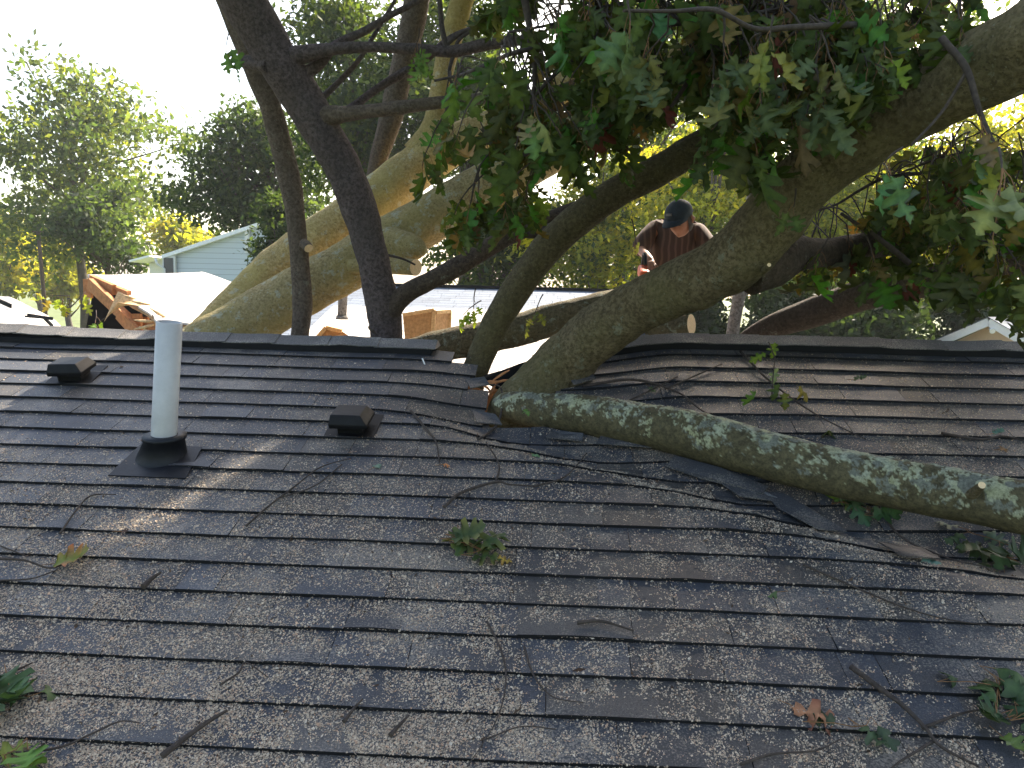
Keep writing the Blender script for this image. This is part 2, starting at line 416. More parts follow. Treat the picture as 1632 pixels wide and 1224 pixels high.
# ridge vent and cap
def ridge_cap(x0, x1):
    mv, mc = MB(), MB(); x = x0; hwv = .105
    n = int((x1 - x0) / .06); ps = []
    for i in range(n + 1):
        xx = x0 + (x1 - x0) * i / n; rise = .006 * noise.noise((xx * 2.2, 7, 1)) + (.014 * max(0, noise.noise((xx * 5, 2, 1))))
        ps.append((xx, rise))
    for (a, ra), (b, rb) in zip(ps, ps[1:]):
        A = [SP(a, hwv, 0.004), SP(a, hwv - .004, .038 + ra), SP(a, 0, .040 + ra), BP(a, hwv, .03 + G(a, 0)), BP(a, hwv, .0 + G(a, 0))]
        B = [SP(b, hwv, 0.004), SP(b, hwv - .004, .038 + rb), SP(b, 0, .040 + rb), BP(b, hwv, .03 + G(b, 0)), BP(b, hwv, .0 + G(b, 0))]
        mv.add(A + B, [(i, i + 5, i + 6, i + 1) for i in range(4)])
    while x < x1 - .02:
        xe = min(x1, x + random.uniform(.26, .32)); tone = random.uniform(1.25, 1.75); m = 6; vs = []
        for i in range(m + 1):
            xx = x + (xe + .02 - x) * i / m; rise = .006 * noise.noise((xx * 2.2, 7, 1)) + (.014 * max(0, noise.noise((xx * 5, 2, 1)))); hh = .043 + rise + .005 * i / m + .025 * sstep(-2, -3.2, xx)
            drop = .004 * abs(noise.noise((xx * 9, 1, 4)))
            yy = .100 + .004 * noise.noise((xx * 12, 4, 4))
            vs += [SP(xx, yy, hh - .006 - drop), SP(xx, yy, hh - .001 - drop), SP(xx, .03, hh + .004), SP(xx, 0, hh + .008), BP(xx, .03, hh + .005 + G(xx, 0)), BP(xx, .1, hh + G(xx, 0))]
        mc.add(vs, [(i * 6 + r, i * 6 + 6 + r, i * 6 + 7 + r, i * 6 + 1 + r) for i in range(m) for r in range(5)] + [tuple(range(m * 6, m * 6 + 6)), (5, 4, 3, 2, 1, 0)], tuple(q * tone for q in (.085, .082, .080)))
        x = xe
    r = mv.build('ridge_vent', M['edge'], house); mc.build('ridge_cap', M['cap'], r)
ridge_cap(XL0, uv(690, 560)[0]); ridge_cap(uv(930, 556)[0], XR0)
# rafters + dark attic, walls
mb = MB()
for i in range(21):
    x = XL0 + .3 + i * .6
    if hl - .1 < x < hr + .1: x = hl - .12
    
    for q in range(14):
        t0_, t1_ = .1 + (tE - .4) * q / 14, .1 + (tE - .4) * (q + 1) / 14; mb.beam(SP(x, t0_, -.115), SP(x, t1_, -.115), .038, .13, NRM)
    mb.beam(BP(x, 1.6, -.10), BP(x, 5, -.10), .038, .14)
mb.build('rafters', M['wood'], house)
mb = MB(); zE = (SP(0, tE).z) - .35; yF = SP(0, tE).y + .5; yB = YR + (YR - yF)
mb.box((-.4, (yF + yB) / 2, zE / 2), (XR0 - XL0 - .9, yB - yF, zE)); mb.build('wall', M['plaster'], house)
mb = MB()
for x in (XL0 + .5, XR0 - .5):
    mb = MB(); mb.add([(x, yF, zE), (x, yB, zE), (x, YR, ZR - .12)], [(0, 1, 2)]); mb.build('gable', M['plaster'], house)
mb = MB(); mb.beam(SP(XL0, tE + .01, -.09), SP(XR0, tE + .01, -.09), .02, .16); mb.build('fascia', M['white'], house)
# torn underlay flap and splinters at the notch
def ribbon(mb, L, Y, up=(0, 0, 1), th=.006, mi=0):
    for q in range(len(L) - 1):
        (a, b), (c, d) = L[q], L[q + 1]
        y0, y1 = Y[q], Y[q + 1]
        mb.hexa([at(*a, y0) - Vector((0, 0, th)), at(*c, y1) - Vector((0, 0, th)), at(*d, y1 + .05) - Vector((0, 0, th)), at(*b, y0 + .05) - Vector((0, 0, th)),
                 at(*a, y0), at(*c, y1), at(*d, y1 + .05), at(*b, y0 + .05)], mi=mi)
mb = MB(); ribbon(mb, [((768, 606), (772, 598)), ((795, 620), (800, 590)), ((830, 612), (832, 578)), ((870, 600), (868, 570))], [4.15, 4.2, 4.3, 4.35]); mb.build('torn_underlay', M['edge'], house)
mb = MB()
for a, b in (((752, 622), (772, 606)), ((778, 634), (790, 612)), ((786, 606), (812, 590)), ((762, 611), (786, 628)), ((768, 614), (830, 604)), ((757, 612), (800, 608)), ((768, 628), (800, 622))):
    mb = MB(); mb.tube([at(*a, 4.05), at((a[0] + b[0]) / 2 + 2, (a[1] + b[1]) / 2 - 2, 4.06), at(*b, 4.1)], [.004, .007, .003], 5); mb.build('splinter', M['wood'], house)
for x_ in (752, 790):
    p = at(x_, 640, 4.25); mb = MB(); mb.box(p, (.10, .02, .16), Matrix.Rotation(.4, 3, 'Y')); mb.build('splinter', M['wood'], house)
mb = MB(); mb.tube([at(673, 571, 4.1), at(679, 586, 4.08)], [.004, .004], 6); mb.build('nail_strip', M['white'], house)

# pipe with boot
xb, tbp = uv(258, 738)
RX = Matrix(((1, 0, 0), (0, CT, -ST), (0, ST, CT)))
cb = SP(xb, tbp, .01)
vp = bpy.data.objects.new('vent_pipe_assembly', None); vp.location = cb - house.location; vp.parent = house; COL.objects.link(vp)
mb = MB(); L = []
for px, py in ((172, 757), (296, 762), (322, 712), (226, 706)): L.append(on_roof(px, py, .013))
mb.slab(L, .004); mb.build('flashing', M['black'], vp)
mb = MB(); base = on_roof(257, 727, .008) ; top = base + Vector((.012, .012, .088))
n = 28; rings = []
for i, (q, rx, ry) in enumerate(((0, .100, .105), (.06, .098, .102), (.80, .078, .078), (.82, .086, .086), (1.0, .084, .084), (1.0, .050, .050))):
    c = base.lerp(top, q); T = RX if q < .5 else Matrix.Identity(3).lerp(RX, .25) if False else (RX if q < .5 else Matrix.Rotation(R(6), 3, 'X'))
    rings += [c + T @ Vector((rx * math.cos(2 * math.pi * j / n), ry * math.sin(2 * math.pi * j / n), 0)) for j in range(n)]
mb.add(rings, [(i * n + j, i * n + (j + 1) % n, (i + 1) * n + (j + 1) % n, (i + 1) * n + j) for i in range(5) for j in range(n)], smooth=True)
mb.build('pipe_boot', M['black'], vp)
mb = MB(); pb = at(261, 700, base.y + .02); ptp = at(270, 513, base.y - .01); rp = 19.4 / F * depth(pb)
n = 32; vs = []
ax = (ptp - pb).normalized(); ux = Vector((1, 0, 0)); ux = (ux - ax * ux.dot(ax)).normalized(); uy = ax.cross(ux)
for c, r in ((pb, rp), (ptp, rp), (ptp, rp - .006), (ptp - ax * .2, rp - .006)):
    vs += [c + (ux * math.cos(2 * math.pi * j / n) + uy * math.sin(2 * math.pi * j / n)) * r for j in range(n)]
mb.add(vs, [(i * n + j, i * n + (j + 1) % n, (i + 1) * n + (j + 1) % n, (i + 1) * n + j) for i in range(3) for j in range(n)], smooth=True)
mb.build('vent_pipe', M['pvc'], vp)
vp['label'] = 'grey plastic vent pipe standing in a black rubber boot on the left of the roof'
vp.name = 'plumbing_vent'

def box_vent(px, py, rz, label):
    x, t = uv(px, py); c = SP(x, t, .008)
    v = bpy.data.objects.new('roof_vent', None); v.location = c - house.location; v.parent = house; v['label'] = label; COL.objects.link(v)
    T = RX @ Matrix.Rotation(rz, 3, 'Z') @ Matrix.Diagonal((.64, .66, .86))
    def P(a, b, z): return c + T @ Vector((a, b, z))
    mb = MB(); mb.slab([P(-.17, -.10, .006), P(.17, -.10, .006), P(.17, .22, .006), P(-.17, .22, .006)], .005); mb.build('flashing', M['vent'], v)
    mb = MB(); a = .085; mb.hexa([P(-a, -.06, 0), P(a, -.06, 0), P(a, .10, 0), P(-a, .10, 0), P(-a, -.06, .06), P(a, -.06, .06), P(a, .10, .06), P(-a, .10, .06)]); mb.build('throat', M['vent'], v)
    mb = MB(); z0, z1 = .052, .058
    lo = [(-.125, -.115, z0), (.125, -.115, z0), (.125, .14, z0 - .02), (-.125, .14, z0 - .02)]
    md = [(-.128, -.118, z0 + .022), (.128, -.118, z0 + .022), (.128, .143, z0 + .0), (-.128, .143, z0 + .0)]
    hi = [(-.118, -.085, z0 + .066), (.082, -.085, z0 + .066), (.082, .12, z0 + .044), (-.118, .12, z0 + .044)]
    vs = [P(*q) for q in lo + md + hi]
    fs = [(3, 2, 1, 0)] + [(r * 4 + i, r * 4 + (i + 1) % 4, r * 4 + 4 + (i + 1) % 4, r * 4 + 4 + i) for r in (0, 1) for i in range(4)] + [(8, 9, 10, 11)]
    mb.add(vs, fs)
    o = mb.build('hood', M['vent'], v); bv = o.modifiers.new('b', 'BEVEL'); bv.width = .004; bv.segments = 2
box_vent(118, 606, R(6), 'low black box vent near the left end of the ridge')
box_vent(562, 688, R(0), 'low black box vent right of the grey pipe')

# ------------------------------------------------------------------ sawdust chips
def chips(n, name):
    V = np.zeros((n * 4, 3)); C = np.zeros((n * 4, 3)); k = 0; T = 0
    nv = Vector(NRM)
    while k < n and T < n * 12:
        T += 1
        px = random.uniform(-30, 1660); py = 555 + 700 * random.random() ** .85
        x, t = uv(px, py)
        if t < .12: continue
        # density: more at lower left, patches
        dens = .42 + .5 * noise.noise((x * 2.2, t * 2.2, 11)) + .55 * noise.noise((x * 9, t * 6, 4)) + .35 * sstep(-.3, -1.6, x) * sstep(1.2, 2.2, t) + .55 * noise.noise((x * 26, t * 26, 2))
        if px > 900 and py < 800: dens = dens * 1.1 + .08
        dens += .22 * math.exp(-((py - 720) / 130) ** 2)
        dens -= .20 * sstep(-.4, .5, x) * sstep(850, 1000, py)
        if px < 400 and py < 700: dens *= .35
        if random.random() > dens: continue
        kk = math.floor((T0 - t) / EX); tb = T0 - kk * EX; q = (tb - t) / EX
        inh = kk in hole and hole[kk][0] - .01 < x < hole[kk][1] + .01
        if inh: continue
        if t < .13: continue
        L = random.uniform(.0014, .0037) * (1.0 if random.random() < .95 else 1.9); W = L * random.uniform(.35, .9)
        brk = random.random() < .006
        if brk: L *= random.uniform(1.6, 3.6); W = L * random.uniform(.25, .5)
        a = random.gauss(.9, .9); hh = .010 * (1 - q) + random.uniform(.001, .0035)
        p = SP(x, t, hh); da = math.cos(a); db = math.sin(a)
        e1 = Vector((da, 0, 0)) + DN * -db; e2 = Vector((-db, 0, 0)) + DN * -da
        e1 = e1 + nv * random.uniform(-.5, .5); e2 = e2 + nv * random.uniform(-.5, .5)
        P = (p - e1 * L, p - e2 * W, p + e1 * L, p + e2 * W)
        for i in range(4): V[k * 4 + i] = P[i]
        g = random.random(); c = np.array((.55, .435, .31)) * random.uniform(.55, 1.15) if g < .8 else np.array((.52, .34, .22)) * random.uniform(.6, 1.2) if g < .93 else np.array((.58, .50, .38))
        C[k * 4:k * 4 + 4] = c * (.16, .13, .11) if brk else c; k += 1
    Q = np.arange(k * 4).reshape(-1, 4)
    o = quads_obj(name, V[:k * 4], Q, C[:k * 4], M['chip']); tag(o, 'pale sawdust, tiny wood chips and bark crumbs scattered over the shingles', 'sawdust', kind='stuff')
chips(190000, 'sawdust')

# ------------------------------------------------------------------ leaves
half = [(.00, .004), (.07, .035), (.13, .17), (.10, .27), (.20, .26), (.31, .10), (.37, .22), (.36, .37), (.47, .45), (.50, .34), (.55, .12), (.62, .19), (.70, .34), (.79, .31), (.78, .20), (.81, .10), (.88, .17), (.94, .06), (1.0, .002)]
mid = [0, .05, .10, .14, .20, .27, .33, .38, .44, .49, .53, .60, .66, .72, .76, .80, .86, .92, 1.0]
def leaf_template(seed, jig=.03, curl=.3, low=False):
    r = random.Random(seed); H = half; MD = mid
    if low:
        idx = [0, 2, 3, 5, 7, 8, 10, 12, 13, 15, 18]; H = [half[i] for i in idx]; MD = [mid[i] for i in idx]
    V = []; n = len(H); sc = [1 + r.uniform(-.2, .2) for _ in range(4)]
    for y in MD: V.append([0, y, 0])
    for sgn in (1, -1):
        for (y, x) in H:
            k = 1 + r.uniform(-.12, .12); yy = y + (r.uniform(-jig, jig) if .02 < y < .98 else 0)
            V.append([sgn * x * k * sc[int(y * 3.9) % 4], yy, 0])
    V = np.array(V); x, y = V[:, 0].copy(), V[:, 1].copy()
    V[:, 2] = -curl * np.abs(x) ** 1.5 - curl * .6 * y * y + .05 * np.sin(y * 9 + seed) + .05 * np.sin(x * 11 + seed * 2)
    Q = []
    for i in range(n - 1):
        Q.append((i, i + 1, n + i + 1, n + i)); Q.append((i + 1, i, 2 * n + i, 2 * n + i + 1))
    return V, np.array(Q)
TPL = [leaf_template(s, .02, c) for s, c in ((1, .25), (2, .5), (3, .1), (4, 1.0), (5, -.5), (6, .35), (7, 1.5), (8, .7))]
TPLL = [leaf_template(s, .02, c, True) for s, c in ((1, .3), (2, .6), (3, -.3))]
def frame(d, nr):
    d = d.normalized(); x = d.cross(nr)
    if x.length < 1e-4: x = d.cross(Vector((1, .3, .2)))
    x.normalize(); z = x.cross(d); return np.array(((x.x, d.x, z.x), (x.y, d.y, z.y), (x.z, d.z, z.z)))
class Leaves:
    def __init__(s, low=False): s.V = []; s.Q = []; s.C = []; s.n = 0; s.T = TPLL if low else TPL
    def add(s, p, d, nr, L, col, width=1.0, tip=None, t=None):
        V, Q = s.T[random.randrange(len(s.T)) if t is None else t]
        W = V * np.array((width, 1, 1)) * L; A = W @ frame(d, nr).T + np.array(p)
        C = np.tile(np.array(col, float), (len(V), 1))
        if tip is not None:
            w_ = np.clip((np.abs(V[:, 0]) * 2.2 + V[:, 1] * .4 - .3), 0, 1)[:, None]; C = C * (1 - w_) + np.array(tip) * w_
        else:
            m_ = (np.abs(V[:, 0]) < .001)[:, None]; C = np.where(m_, C * 1.5, C)
        s.V.append(A); s.Q.append(Q + s.n); s.C.append(C); s.n += len(V)
    def build(s, name, mat, parent): return quads_obj(name, np.vstack(s.V), np.vstack(s.Q), np.vstack(s.C), mat, parent, True)
def rv(): return Vector((random.gauss(0, 1), random.gauss(0, 1), random.gauss(0, 1))).normalized()
GREENS = [(.062, .098, .018), (.052, .082, .017), (.080, .118, .022), (.066, .098, .034), (.092, .125, .038), (.075, .085, .030)]
def leafcol():
    g = random.random()
    if g < .010: return (.10, .028, .02)
    if g < .022: return (.22, .13, .04)
    if g < .09: return (.13, .15, .045)
    c = random.choice(GREENS); k = random.uniform(.75, 1.3); return tuple(x * k * (.72 if random.random() > .10 else 1.3) for x in c)
def sprig(lv, tw, p, d, n=7, L=.13, twl=.25, droop=.9, col=None):
    """leafy twig starting at p"""
    p = Vector(p); pts = [p]; dd = Vector(d).normalized()
    for i in range(5):
        dd = (dd + Vector((0, 0, -.12 * droop)) + rv() * .18).normalized(); pts.append(pts[-1] + dd * twl / 5)
    tw.tube(pts, [.0042 - .0005 * i for i in range(6)], 5, cap=False)
    for i in range(n):
        q = 1 - .75 * (i / n) ** 1.3; k = q * 5; a = int(min(4, k)); b = pts[a].lerp(pts[a + 1], k - a)
        out = (rv() * .8 + Vector((0, 0, -droop)) + dd * .35).normalized(); pl = random.uniform(.03, .06)
        m1 = b + (out + rv() * .3).normalized() * pl * .5; e = m1 + (out + Vector((0, 0, -.3))).normalized() * pl * .5
        tw.tube([b, m1, e], [.0016, .0012, .0012], 3, cap=False, mi=1)
        ld = (out + Vector((0, 0, -.35 * droop)) + rv() * .45).normalized()
        lv.add(e, ld, rv() * 1.3 + Vector((0, -.7, .5)), L * random.uniform(.65, 1.2), col() if callable(col) else leafcol(), random.uniform(.5, 1.05))
def limb(parent, name, L, mat, seg=28, n=12, amp=.06, seed=1, label=None, capm=None, freq=7):
    P, r = limb_path(L, n); mb = MB(); mb.tube(P, r, seg, amp, freq, seed, capmi=1 if capm else None)
    return mb.build(name, [mat] + ([capm] if capm else []), parent, label)

# ------------------------------------------------------------------ the fallen oak
oak = thing('fallen_tree', on_roof(830, 670), 'big fallen oak with dark lobed leaves lying across the split roof ridge', 'tree')
limb(oak, 'trunk', [(784, 672, 3.78, 12), (792, 668, 3.82, 40), (806, 660, 3.88, 66), (826, 646, 3.95, 84), (862, 618, 4.02, 92), (902, 578, 3.98, 90), (943, 537, 3.88, 86), (1000, 498, 3.74, 85), (1060, 468, 3.60, 87), (1120, 442, 3.48, 92), (1178, 410, 3.36, 98), (1224, 360, 3.27, 100), (1262, 308, 3.2, 98), (1312, 262, 3.1, 98), (1372, 222, 3.0, 102), (1440, 178, 2.88, 107), (1540, 122, 2.7, 120), (1632, 78, 2.55, 134), (1760, 10, 2.35, 155), (1950, -80, 2.15, 175), (2200, -200, 1.95, 200)], M['barkA'], 84, 24, .085, 3, freq=7)
# lower lichened limb lying on the roof
P, r = limb_path([(788, 650, 3.84, 14), (798, 648, 3.82, 36), (820, 648, 3.78, 50), (862, 655, 3.70, 56), (932, 660, 3.60, 64), (1010, 675, 3.49, 68), (1070, 685, 3.41, 72), (1137, 702, 3.32, 77), (1268, 738, 3.12, 75), (1400, 766, 2.95, 79), (1480, 781, 2.85, 82), (1550, 793, 2.77, 84), (1632, 808, 2.67, 86), (1760, 826, 2.55, 90), (1900, 850, 2.4, 95)], 46)
def lich(p, dr):
    up = dr.dot(Vector((-.1, -.35, .93)))
    n1 = noise.noise(p * 11) * .55 + noise.noise(p * 31) * .45 + .35 * noise.noise(p * 85)
    xx = sstep(.15, .7, p.x) * (1 - .35 * sstep(1.6, 2.0, p.x))
    m = sstep(.05, .15, n1 + .25 * noise.noise(p * 150) + .42 * up - .36 + .14 * xx) * (0 if up < .05 else 1)
    tone = .5 + .5 * noise.noise(p * 19 + Vector((4, 0, 0)))
    base = np.array((.085, .072, .036)) * (1 + .5 * noise.noise(p * 40)); a = np.array((.30, .32, .25)); b = np.array((.29, .29, .14)); c2 = np.array((.15, .155, .12))
    l = a * tone + b * (1 - tone)
    if noise.noise(p * 24 + Vector((0, 9, 0))) > .12: l = c2
    return tuple(base * (1 - m) + l * m)
def lichened_tube(P, r, seg, name, parent):
    mb = MB(); mb.tube(P, r, seg, .05, 8, 5, colf=lich)
    vs = []
    for i, (v, c) in enumerate(zip(mb.v, mb.c)):
        ctr = P[min(i // seg, len(P) - 1)]; m = min(1, max(0, (c[2] - .09) / .15))
        d = (Vector(v) - ctr).normalized(); q = Vector(v)
        vs.append(tuple(q + d * m * (.0035 + .004 * noise.noise(q * 60))))
    mb.v = vs; return mb.build(name, M['lichbark'], parent)
M['lichbark'] = attr_mat('lichen_crusted_bark', scale=90, var=.3, bump=.8)
lichened_tube(P, r, 110, 'lichened_limb', oak)
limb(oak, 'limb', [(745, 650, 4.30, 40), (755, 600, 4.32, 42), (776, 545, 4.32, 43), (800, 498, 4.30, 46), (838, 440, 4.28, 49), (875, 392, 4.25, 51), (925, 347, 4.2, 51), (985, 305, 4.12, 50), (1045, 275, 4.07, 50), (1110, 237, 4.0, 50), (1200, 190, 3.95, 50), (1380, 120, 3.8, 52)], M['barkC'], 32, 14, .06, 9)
limb(oak, 'limb', [(1190, 436, 3.40, 70), (1232, 418, 3.46, 76), (1268, 404, 3.6, 60), (1320, 402, 3.85, 44), (1400, 388, 4.05, 45), (1500, 368, 4.2, 50), (1700, 320, 4.5, 56)], M['barkI'], 24, 10, .07, 14)
limb(oak, 'limb', [(1165, 550, 5.6, 8), (1200, 532, 5.5, 26), (1240, 517, 5.4, 40), (1290, 500, 5.3, 48), (1357, 476, 5.1, 50), (1416, 461, 4.95, 50), (1500, 443, 4.8, 52), (1632, 412, 4.6, 56), (1800, 370, 4.3, 66)], M['barkI'], 28, 12, .07, 21)
limb(oak, 'branch_stub', [(1218, 430, 3.22, 11), (1224, 425, 3.17, 8), (1226, 422, 3.15, 6)], M['barkA'], 18, 6, .1, 2, capm=M['cut'])
limb(oak, 'branch_stub', [(1545, 792, 2.72, 20), (1558, 780, 2.66, 15), (1565, 773, 2.62, 11)], M['barkA'], 14, 4, .05, 2, capm=M['cut'])
# darker branches running through the foliage
for i, L in enumerate(([(1090, 90, 3.6, 14), (1200, 128, 3.5, 16), (1330, 130, 3.3, 15), (1430, 108, 3.1, 12), (1530, 60, 2.9, 10)],
          [(760, 330, 4.5, 10), (850, 372, 4.5, 18), (960, 320, 4.6, 22), (1060, 270, 4.7, 26), (1150, 235, 4.8, 30)],
          [(1500, 60, 2.5, 12), (1540, 110, 2.45, 11), (1562, 180, 2.4, 9), (1588, 240, 2.35, 7), (1592, 262, 2.35, 5)],
          [(1540, 115, 2.45, 6), (1500, 180, 2.45, 5), (1452, 232, 2.4, 4)],
          [(1150, 25, 3.4, 10), (1000, 55, 3.5, 8), (900, 105, 3.6, 7), (830, 180, 3.7, 5)],
          [(1180, 60, 3.2, 12), (1120, 100, 3.2, 9), (1070, 170, 3.2, 6)], [(830, -30, 3.4, 14), (845, 50, 3.4, 10), (852, 130, 3.4, 7), (838, 200, 3.4, 5)],
          [(1330, 20, 3.0, 12), (1300, 90, 3.0, 9), (1280, 150, 3.0, 5)], [(1450, 420, 3.6, 10), (1400, 380, 3.6, 8), (1340, 340, 3.6, 5)])):
    limb(oak, 'branch', L, M['twig'], 10, 8, .1, i)
# foliage boughs; each has its own twigs
def bough(rect, n, Yr, Lr, seed, keep=None, col=None, low=False, nl=(5, 9), droop=.9):
    random.seed(seed); lv = Leaves(low); tw = MB(); pos = []
    while len(pos) < n:
        px = random.uniform(rect[0], rect[2]); py = random.uniform(rect[1], rect[3])
        if keep and not keep(px, py): continue
        pos.append((px, py, random.uniform(*Yr)))
    # a crooked main branch through the sprigs, each sprig joined to it by a side twig
    ym = sum(Yr) / 2; xs = [rect[0] + (rect[2] - rect[0]) * q for q in (-.05, .2, .4, .6, .8, 1.1)]; ys = []
    for x in xs:
        w_ = [(math.exp(-((p[0] - x) / 60) ** 2), p[1]) for p in pos]; ys.append(sum(a * b for a, b in w_) / (sum(a for a, b in w_) + 1e-9) if sum(a for a, b in w_) > 1e-3 else None)
    ok = [y for y in ys if y is not None]; ys = [y if y is not None else sum(ok) / len(ok) for y in ys]
    MP = [Vector(c) for c in cr([tuple(at(x, y - 25, ym + random.uniform(-.15, .15))) for x, y in zip(xs, ys)], 6)]
    tw.tube(MP, list(np.linspace(.005, .010, len(MP))), 8, .1, 9, seed)
    for px, py, Y in pos:
        p0 = at(px, py, Y); b = min(MP, key=lambda q: (q - p0).length); m1 = b.lerp(p0, .5) + Vector((random.uniform(-.05, .05), 0, random.uniform(.0, .08)))
        C = [Vector(c) for c in cr([tuple(b), tuple(m1), tuple(p0)], 4)]; tw.tube(C, list(np.linspace(.0042, .003, len(C))), 5, cap=False)
        sprig(lv, tw, p0, (p0 - m1).normalized() * .8 + rv() * .5 + Vector((0, 0, -.2)), random.randint(*nl), random.uniform(*Lr), random.uniform(.12, .26), droop, col)
    b = tw.build('bough', [M['twig'], M['petiole']], oak); lv.build('foliage', M['leaf'], b)
trunk_top = lambda x: np.interp(x, (1120, 1190, 1240, 1300, 1370, 1440, 1540, 1632), (170, 230, 250, 205, 165, 120, 60, 5))
trunk_bot = lambda x: np.interp(x, (1180, 1250, 1300, 1372, 1440, 1540, 1632), (460, 420, 330, 285, 240, 190, 160))
above = lambda x, y: y < trunk_top(x) - (62 if x < 1250 else 85)
tri = lambda x, y: y < np.interp(x, (690, 740, 800, 900, 1000, 1100, 1200), (90, 150, 205, 200, 135, 100, 100)) and noise.noise((x * .014, y * .014, 3)) > -.33
LB = (.095, .145)
bough((820, -60, 1010, 250), 56, (3.0, 4.0), LB, 11, tri)
bough((960, -60, 1180, 240), 66, (2.9, 4.0), LB, 12, tri)
bough((1140, -60, 1330, 230), 56, (2.7, 3.6), (.095, .14), 13, above)
bough((1300, -60, 1560, 100), 46, (2.6, 3.3), (.09, .135), 14, above)
bough((1290, 250, 1480, 380), 28, (3.5, 4.6), LB, 15, lambda x, y: y > trunk_bot(x) + 5)
bough((1450, 190, 1680, 375), 48, (3.2, 4.5), LB, 16, lambda x, y: y > trunk_bot(x) + 5)
bough((700, 60, 850, 180), 12, (3.0, 3.6), (.10, .14), 17)
bough((740, 250, 860, 290), 10, (3.3, 3.7), (.10, .14), 18)
bough((1500, 385, 1680, 420), 6, (3.2, 4.0), (.12, .16), 19)
bough((1010, 0, 1330, 120), 8, (2.4, 2.7), (.09, .13), 20, col=lambda: random.choice(((.07, .10, .05), (.085, .115, .055), (.12, .12, .04))))
def gp(px, py, sl_, e_, f_):
    p = plane_pt(px, py); return (p.x, p.y, sl_, e_, f_)
GAPS = [gp(20, 598, -.5, .42, .24), gp(-40, 655, -.5, .42, .22), gp(420, 722, -.5, .24, .18), gp(300, 805, -.5, .28, .22), gp(160, 885, -.5, .26, .2), gp(60, 1000, -.5, .22, .18), gp(-60, 620, 0, .7, .35)]  # openings cut in the unseen crown to let sun patches onto the roof
# unseen crown added along the sun rays to shade the front slope
random.seed(31)
lv = Leaves(True); tw = MB()
for i in range(2600):
    u = random.uniform(-3.3, 4.6); v = random.uniform(-.9, 4.45); dz = random.uniform(2.4, 5.2)
    if u < -2.15 and v > 3.0: continue
    if noise.noise((u * .9, v * .9, 8)) < -.62: continue
    if any(abs(u - a + (v - b) * c_) < e_ and abs(v - b) < f_ for a, b, c_, e_, f_ in GAPS): continue
    base = Vector((u, v, ZR - (YR - v) * math.tan(TH))); p = base + SD * (dz / SD.z)
    q = (CR.transposed() @ (p - Vector((0, 0, ZC))))
    if q.z < 0 and 612 - F * q.y / -q.z > -95: p = p + SD * 2.5
    q = (CR.transposed() @ (p - Vector((0, 0, ZC))))
    if q.z < 0 and 612 - F * q.y / -q.z > -200 and 816 + F * q.x / -q.z < 850: continue
    for j in range(5):
        lv.add(p + rv() * .16, rv() + Vector((0, 0, -.5)), rv() * .6 + Vector((0, 0, 1)), random.uniform(.17, .24), leafcol(), 1.1)
hb = bpy.data.objects.new('unseen_shade_crown', None)
mb = MB()
for i in range(9):
    a = Vector((1.8 + random.uniform(-.5, 1), 3.4, ZC + 2.6)); b = a + Vector((random.uniform(-4, 4), random.uniform(-1, 5), random.uniform(1.2, 2.4)))
    b = Vector((b.x, max(b.y, 4.5), b.z)); m_ = a.lerp(b, .5) + Vector((0, 0, .4))
    mb.tube([Vector(c[:3]) for c in cr([tuple(a), tuple(m_), tuple(b)], 8)], list(np.linspace(.07, .012, 17)), 10, .1, 5, i)
bo = mb.build('unseen_shade_bough', M['barkA'], oak); lv.build('foliage', M['leaf'], bo)

# ------------------------------------------------------------------ leaning dark trunk with side branches
base = at(615, 560, 4.75)
dk = thing('leaning_tree', base, 'dark purple brown leaning trunk behind the ridge with crooked side branches', 'tree')
limb(dk, 'trunk', [(620, 640, 4.75, 52), (617, 556, 4.75, 51), (612, 500, 4.75, 54), (602, 450, 4.75, 52), (591, 400, 4.75, 51), (575, 340, 4.74, 56), (552, 280, 4.72, 59), (520, 220, 4.68, 62), (490, 170, 4.65, 64), (458, 118, 4.6, 66), (428, 70, 4.55, 68), (388, 0, 4.45, 72), (350, -70, 4.35, 76), (300, -160, 4.2, 80)], M['barkD'], 44, 14, .07, 5)
limb(dk, 'limb', [(608, 530, 4.75, 44), (622, 496, 4.73, 38), (645, 470, 4.72, 31), (672, 454, 4.73, 29), (720, 430, 4.75, 30), (790, 388, 4.8, 28), (870, 352, 4.85, 26), (960, 318, 4.9, 24), (1050, 280, 5.0, 22)], M['barkI'], 20, 10, .1, 8)
limb(dk, 'limb', [(440, 98, 4.6, 34), (478, 88, 4.54, 28), (520, 80, 4.5, 20), (585, 75, 4.5, 18), (660, 78, 4.5, 16), (720, 82, 4.5, 19), (780, 70, 4.5, 19), (850, 62, 4.5, 15)], M['barkD'], 16, 10, .12, 3)
limb(dk, 'limb', [(496, 192, 4.67, 36), (528, 184, 4.6, 30), (560, 180, 4.55, 24), (620, 174, 4.5, 21), (690, 165, 4.5, 19), (760, 158, 4.5, 17), (850, 155, 4.5, 15), (950, 120, 4.4, 12)], M['barkE'], 16, 10, .12, 4)
limb(dk, 'limb', [(510, 205, 4.7, 16), (560, 172, 4.85, 14), (600, 142, 4.9, 14), (640, 118, 4.9, 14), (675, 98, 4.9, 13), (720, 60, 4.9, 11), (800, 30, 4.9, 8)], M['barkD'], 12, 8, .12, 6)
limb(dk, 'branch', [(462, 130, 4.6, 26), (505, 105, 4.6, 20), (535, 72, 4.6, 15), (580, 50, 4.6, 13), (620, 26, 4.6, 11), (660, 5, 4.6, 9), (700, -20, 4.6, 8)], M['barkD'], 12, 8, .12, 7)
limb(dk, 'branch', [(492, 175, 4.68, 14), (520, 150, 4.7, 10), (545, 125, 4.7, 9), (572, 95, 4.7, 8), (600, 50, 4.7, 7), (630, 0, 4.7, 6)], M['barkD'], 10, 8, .12, 17)
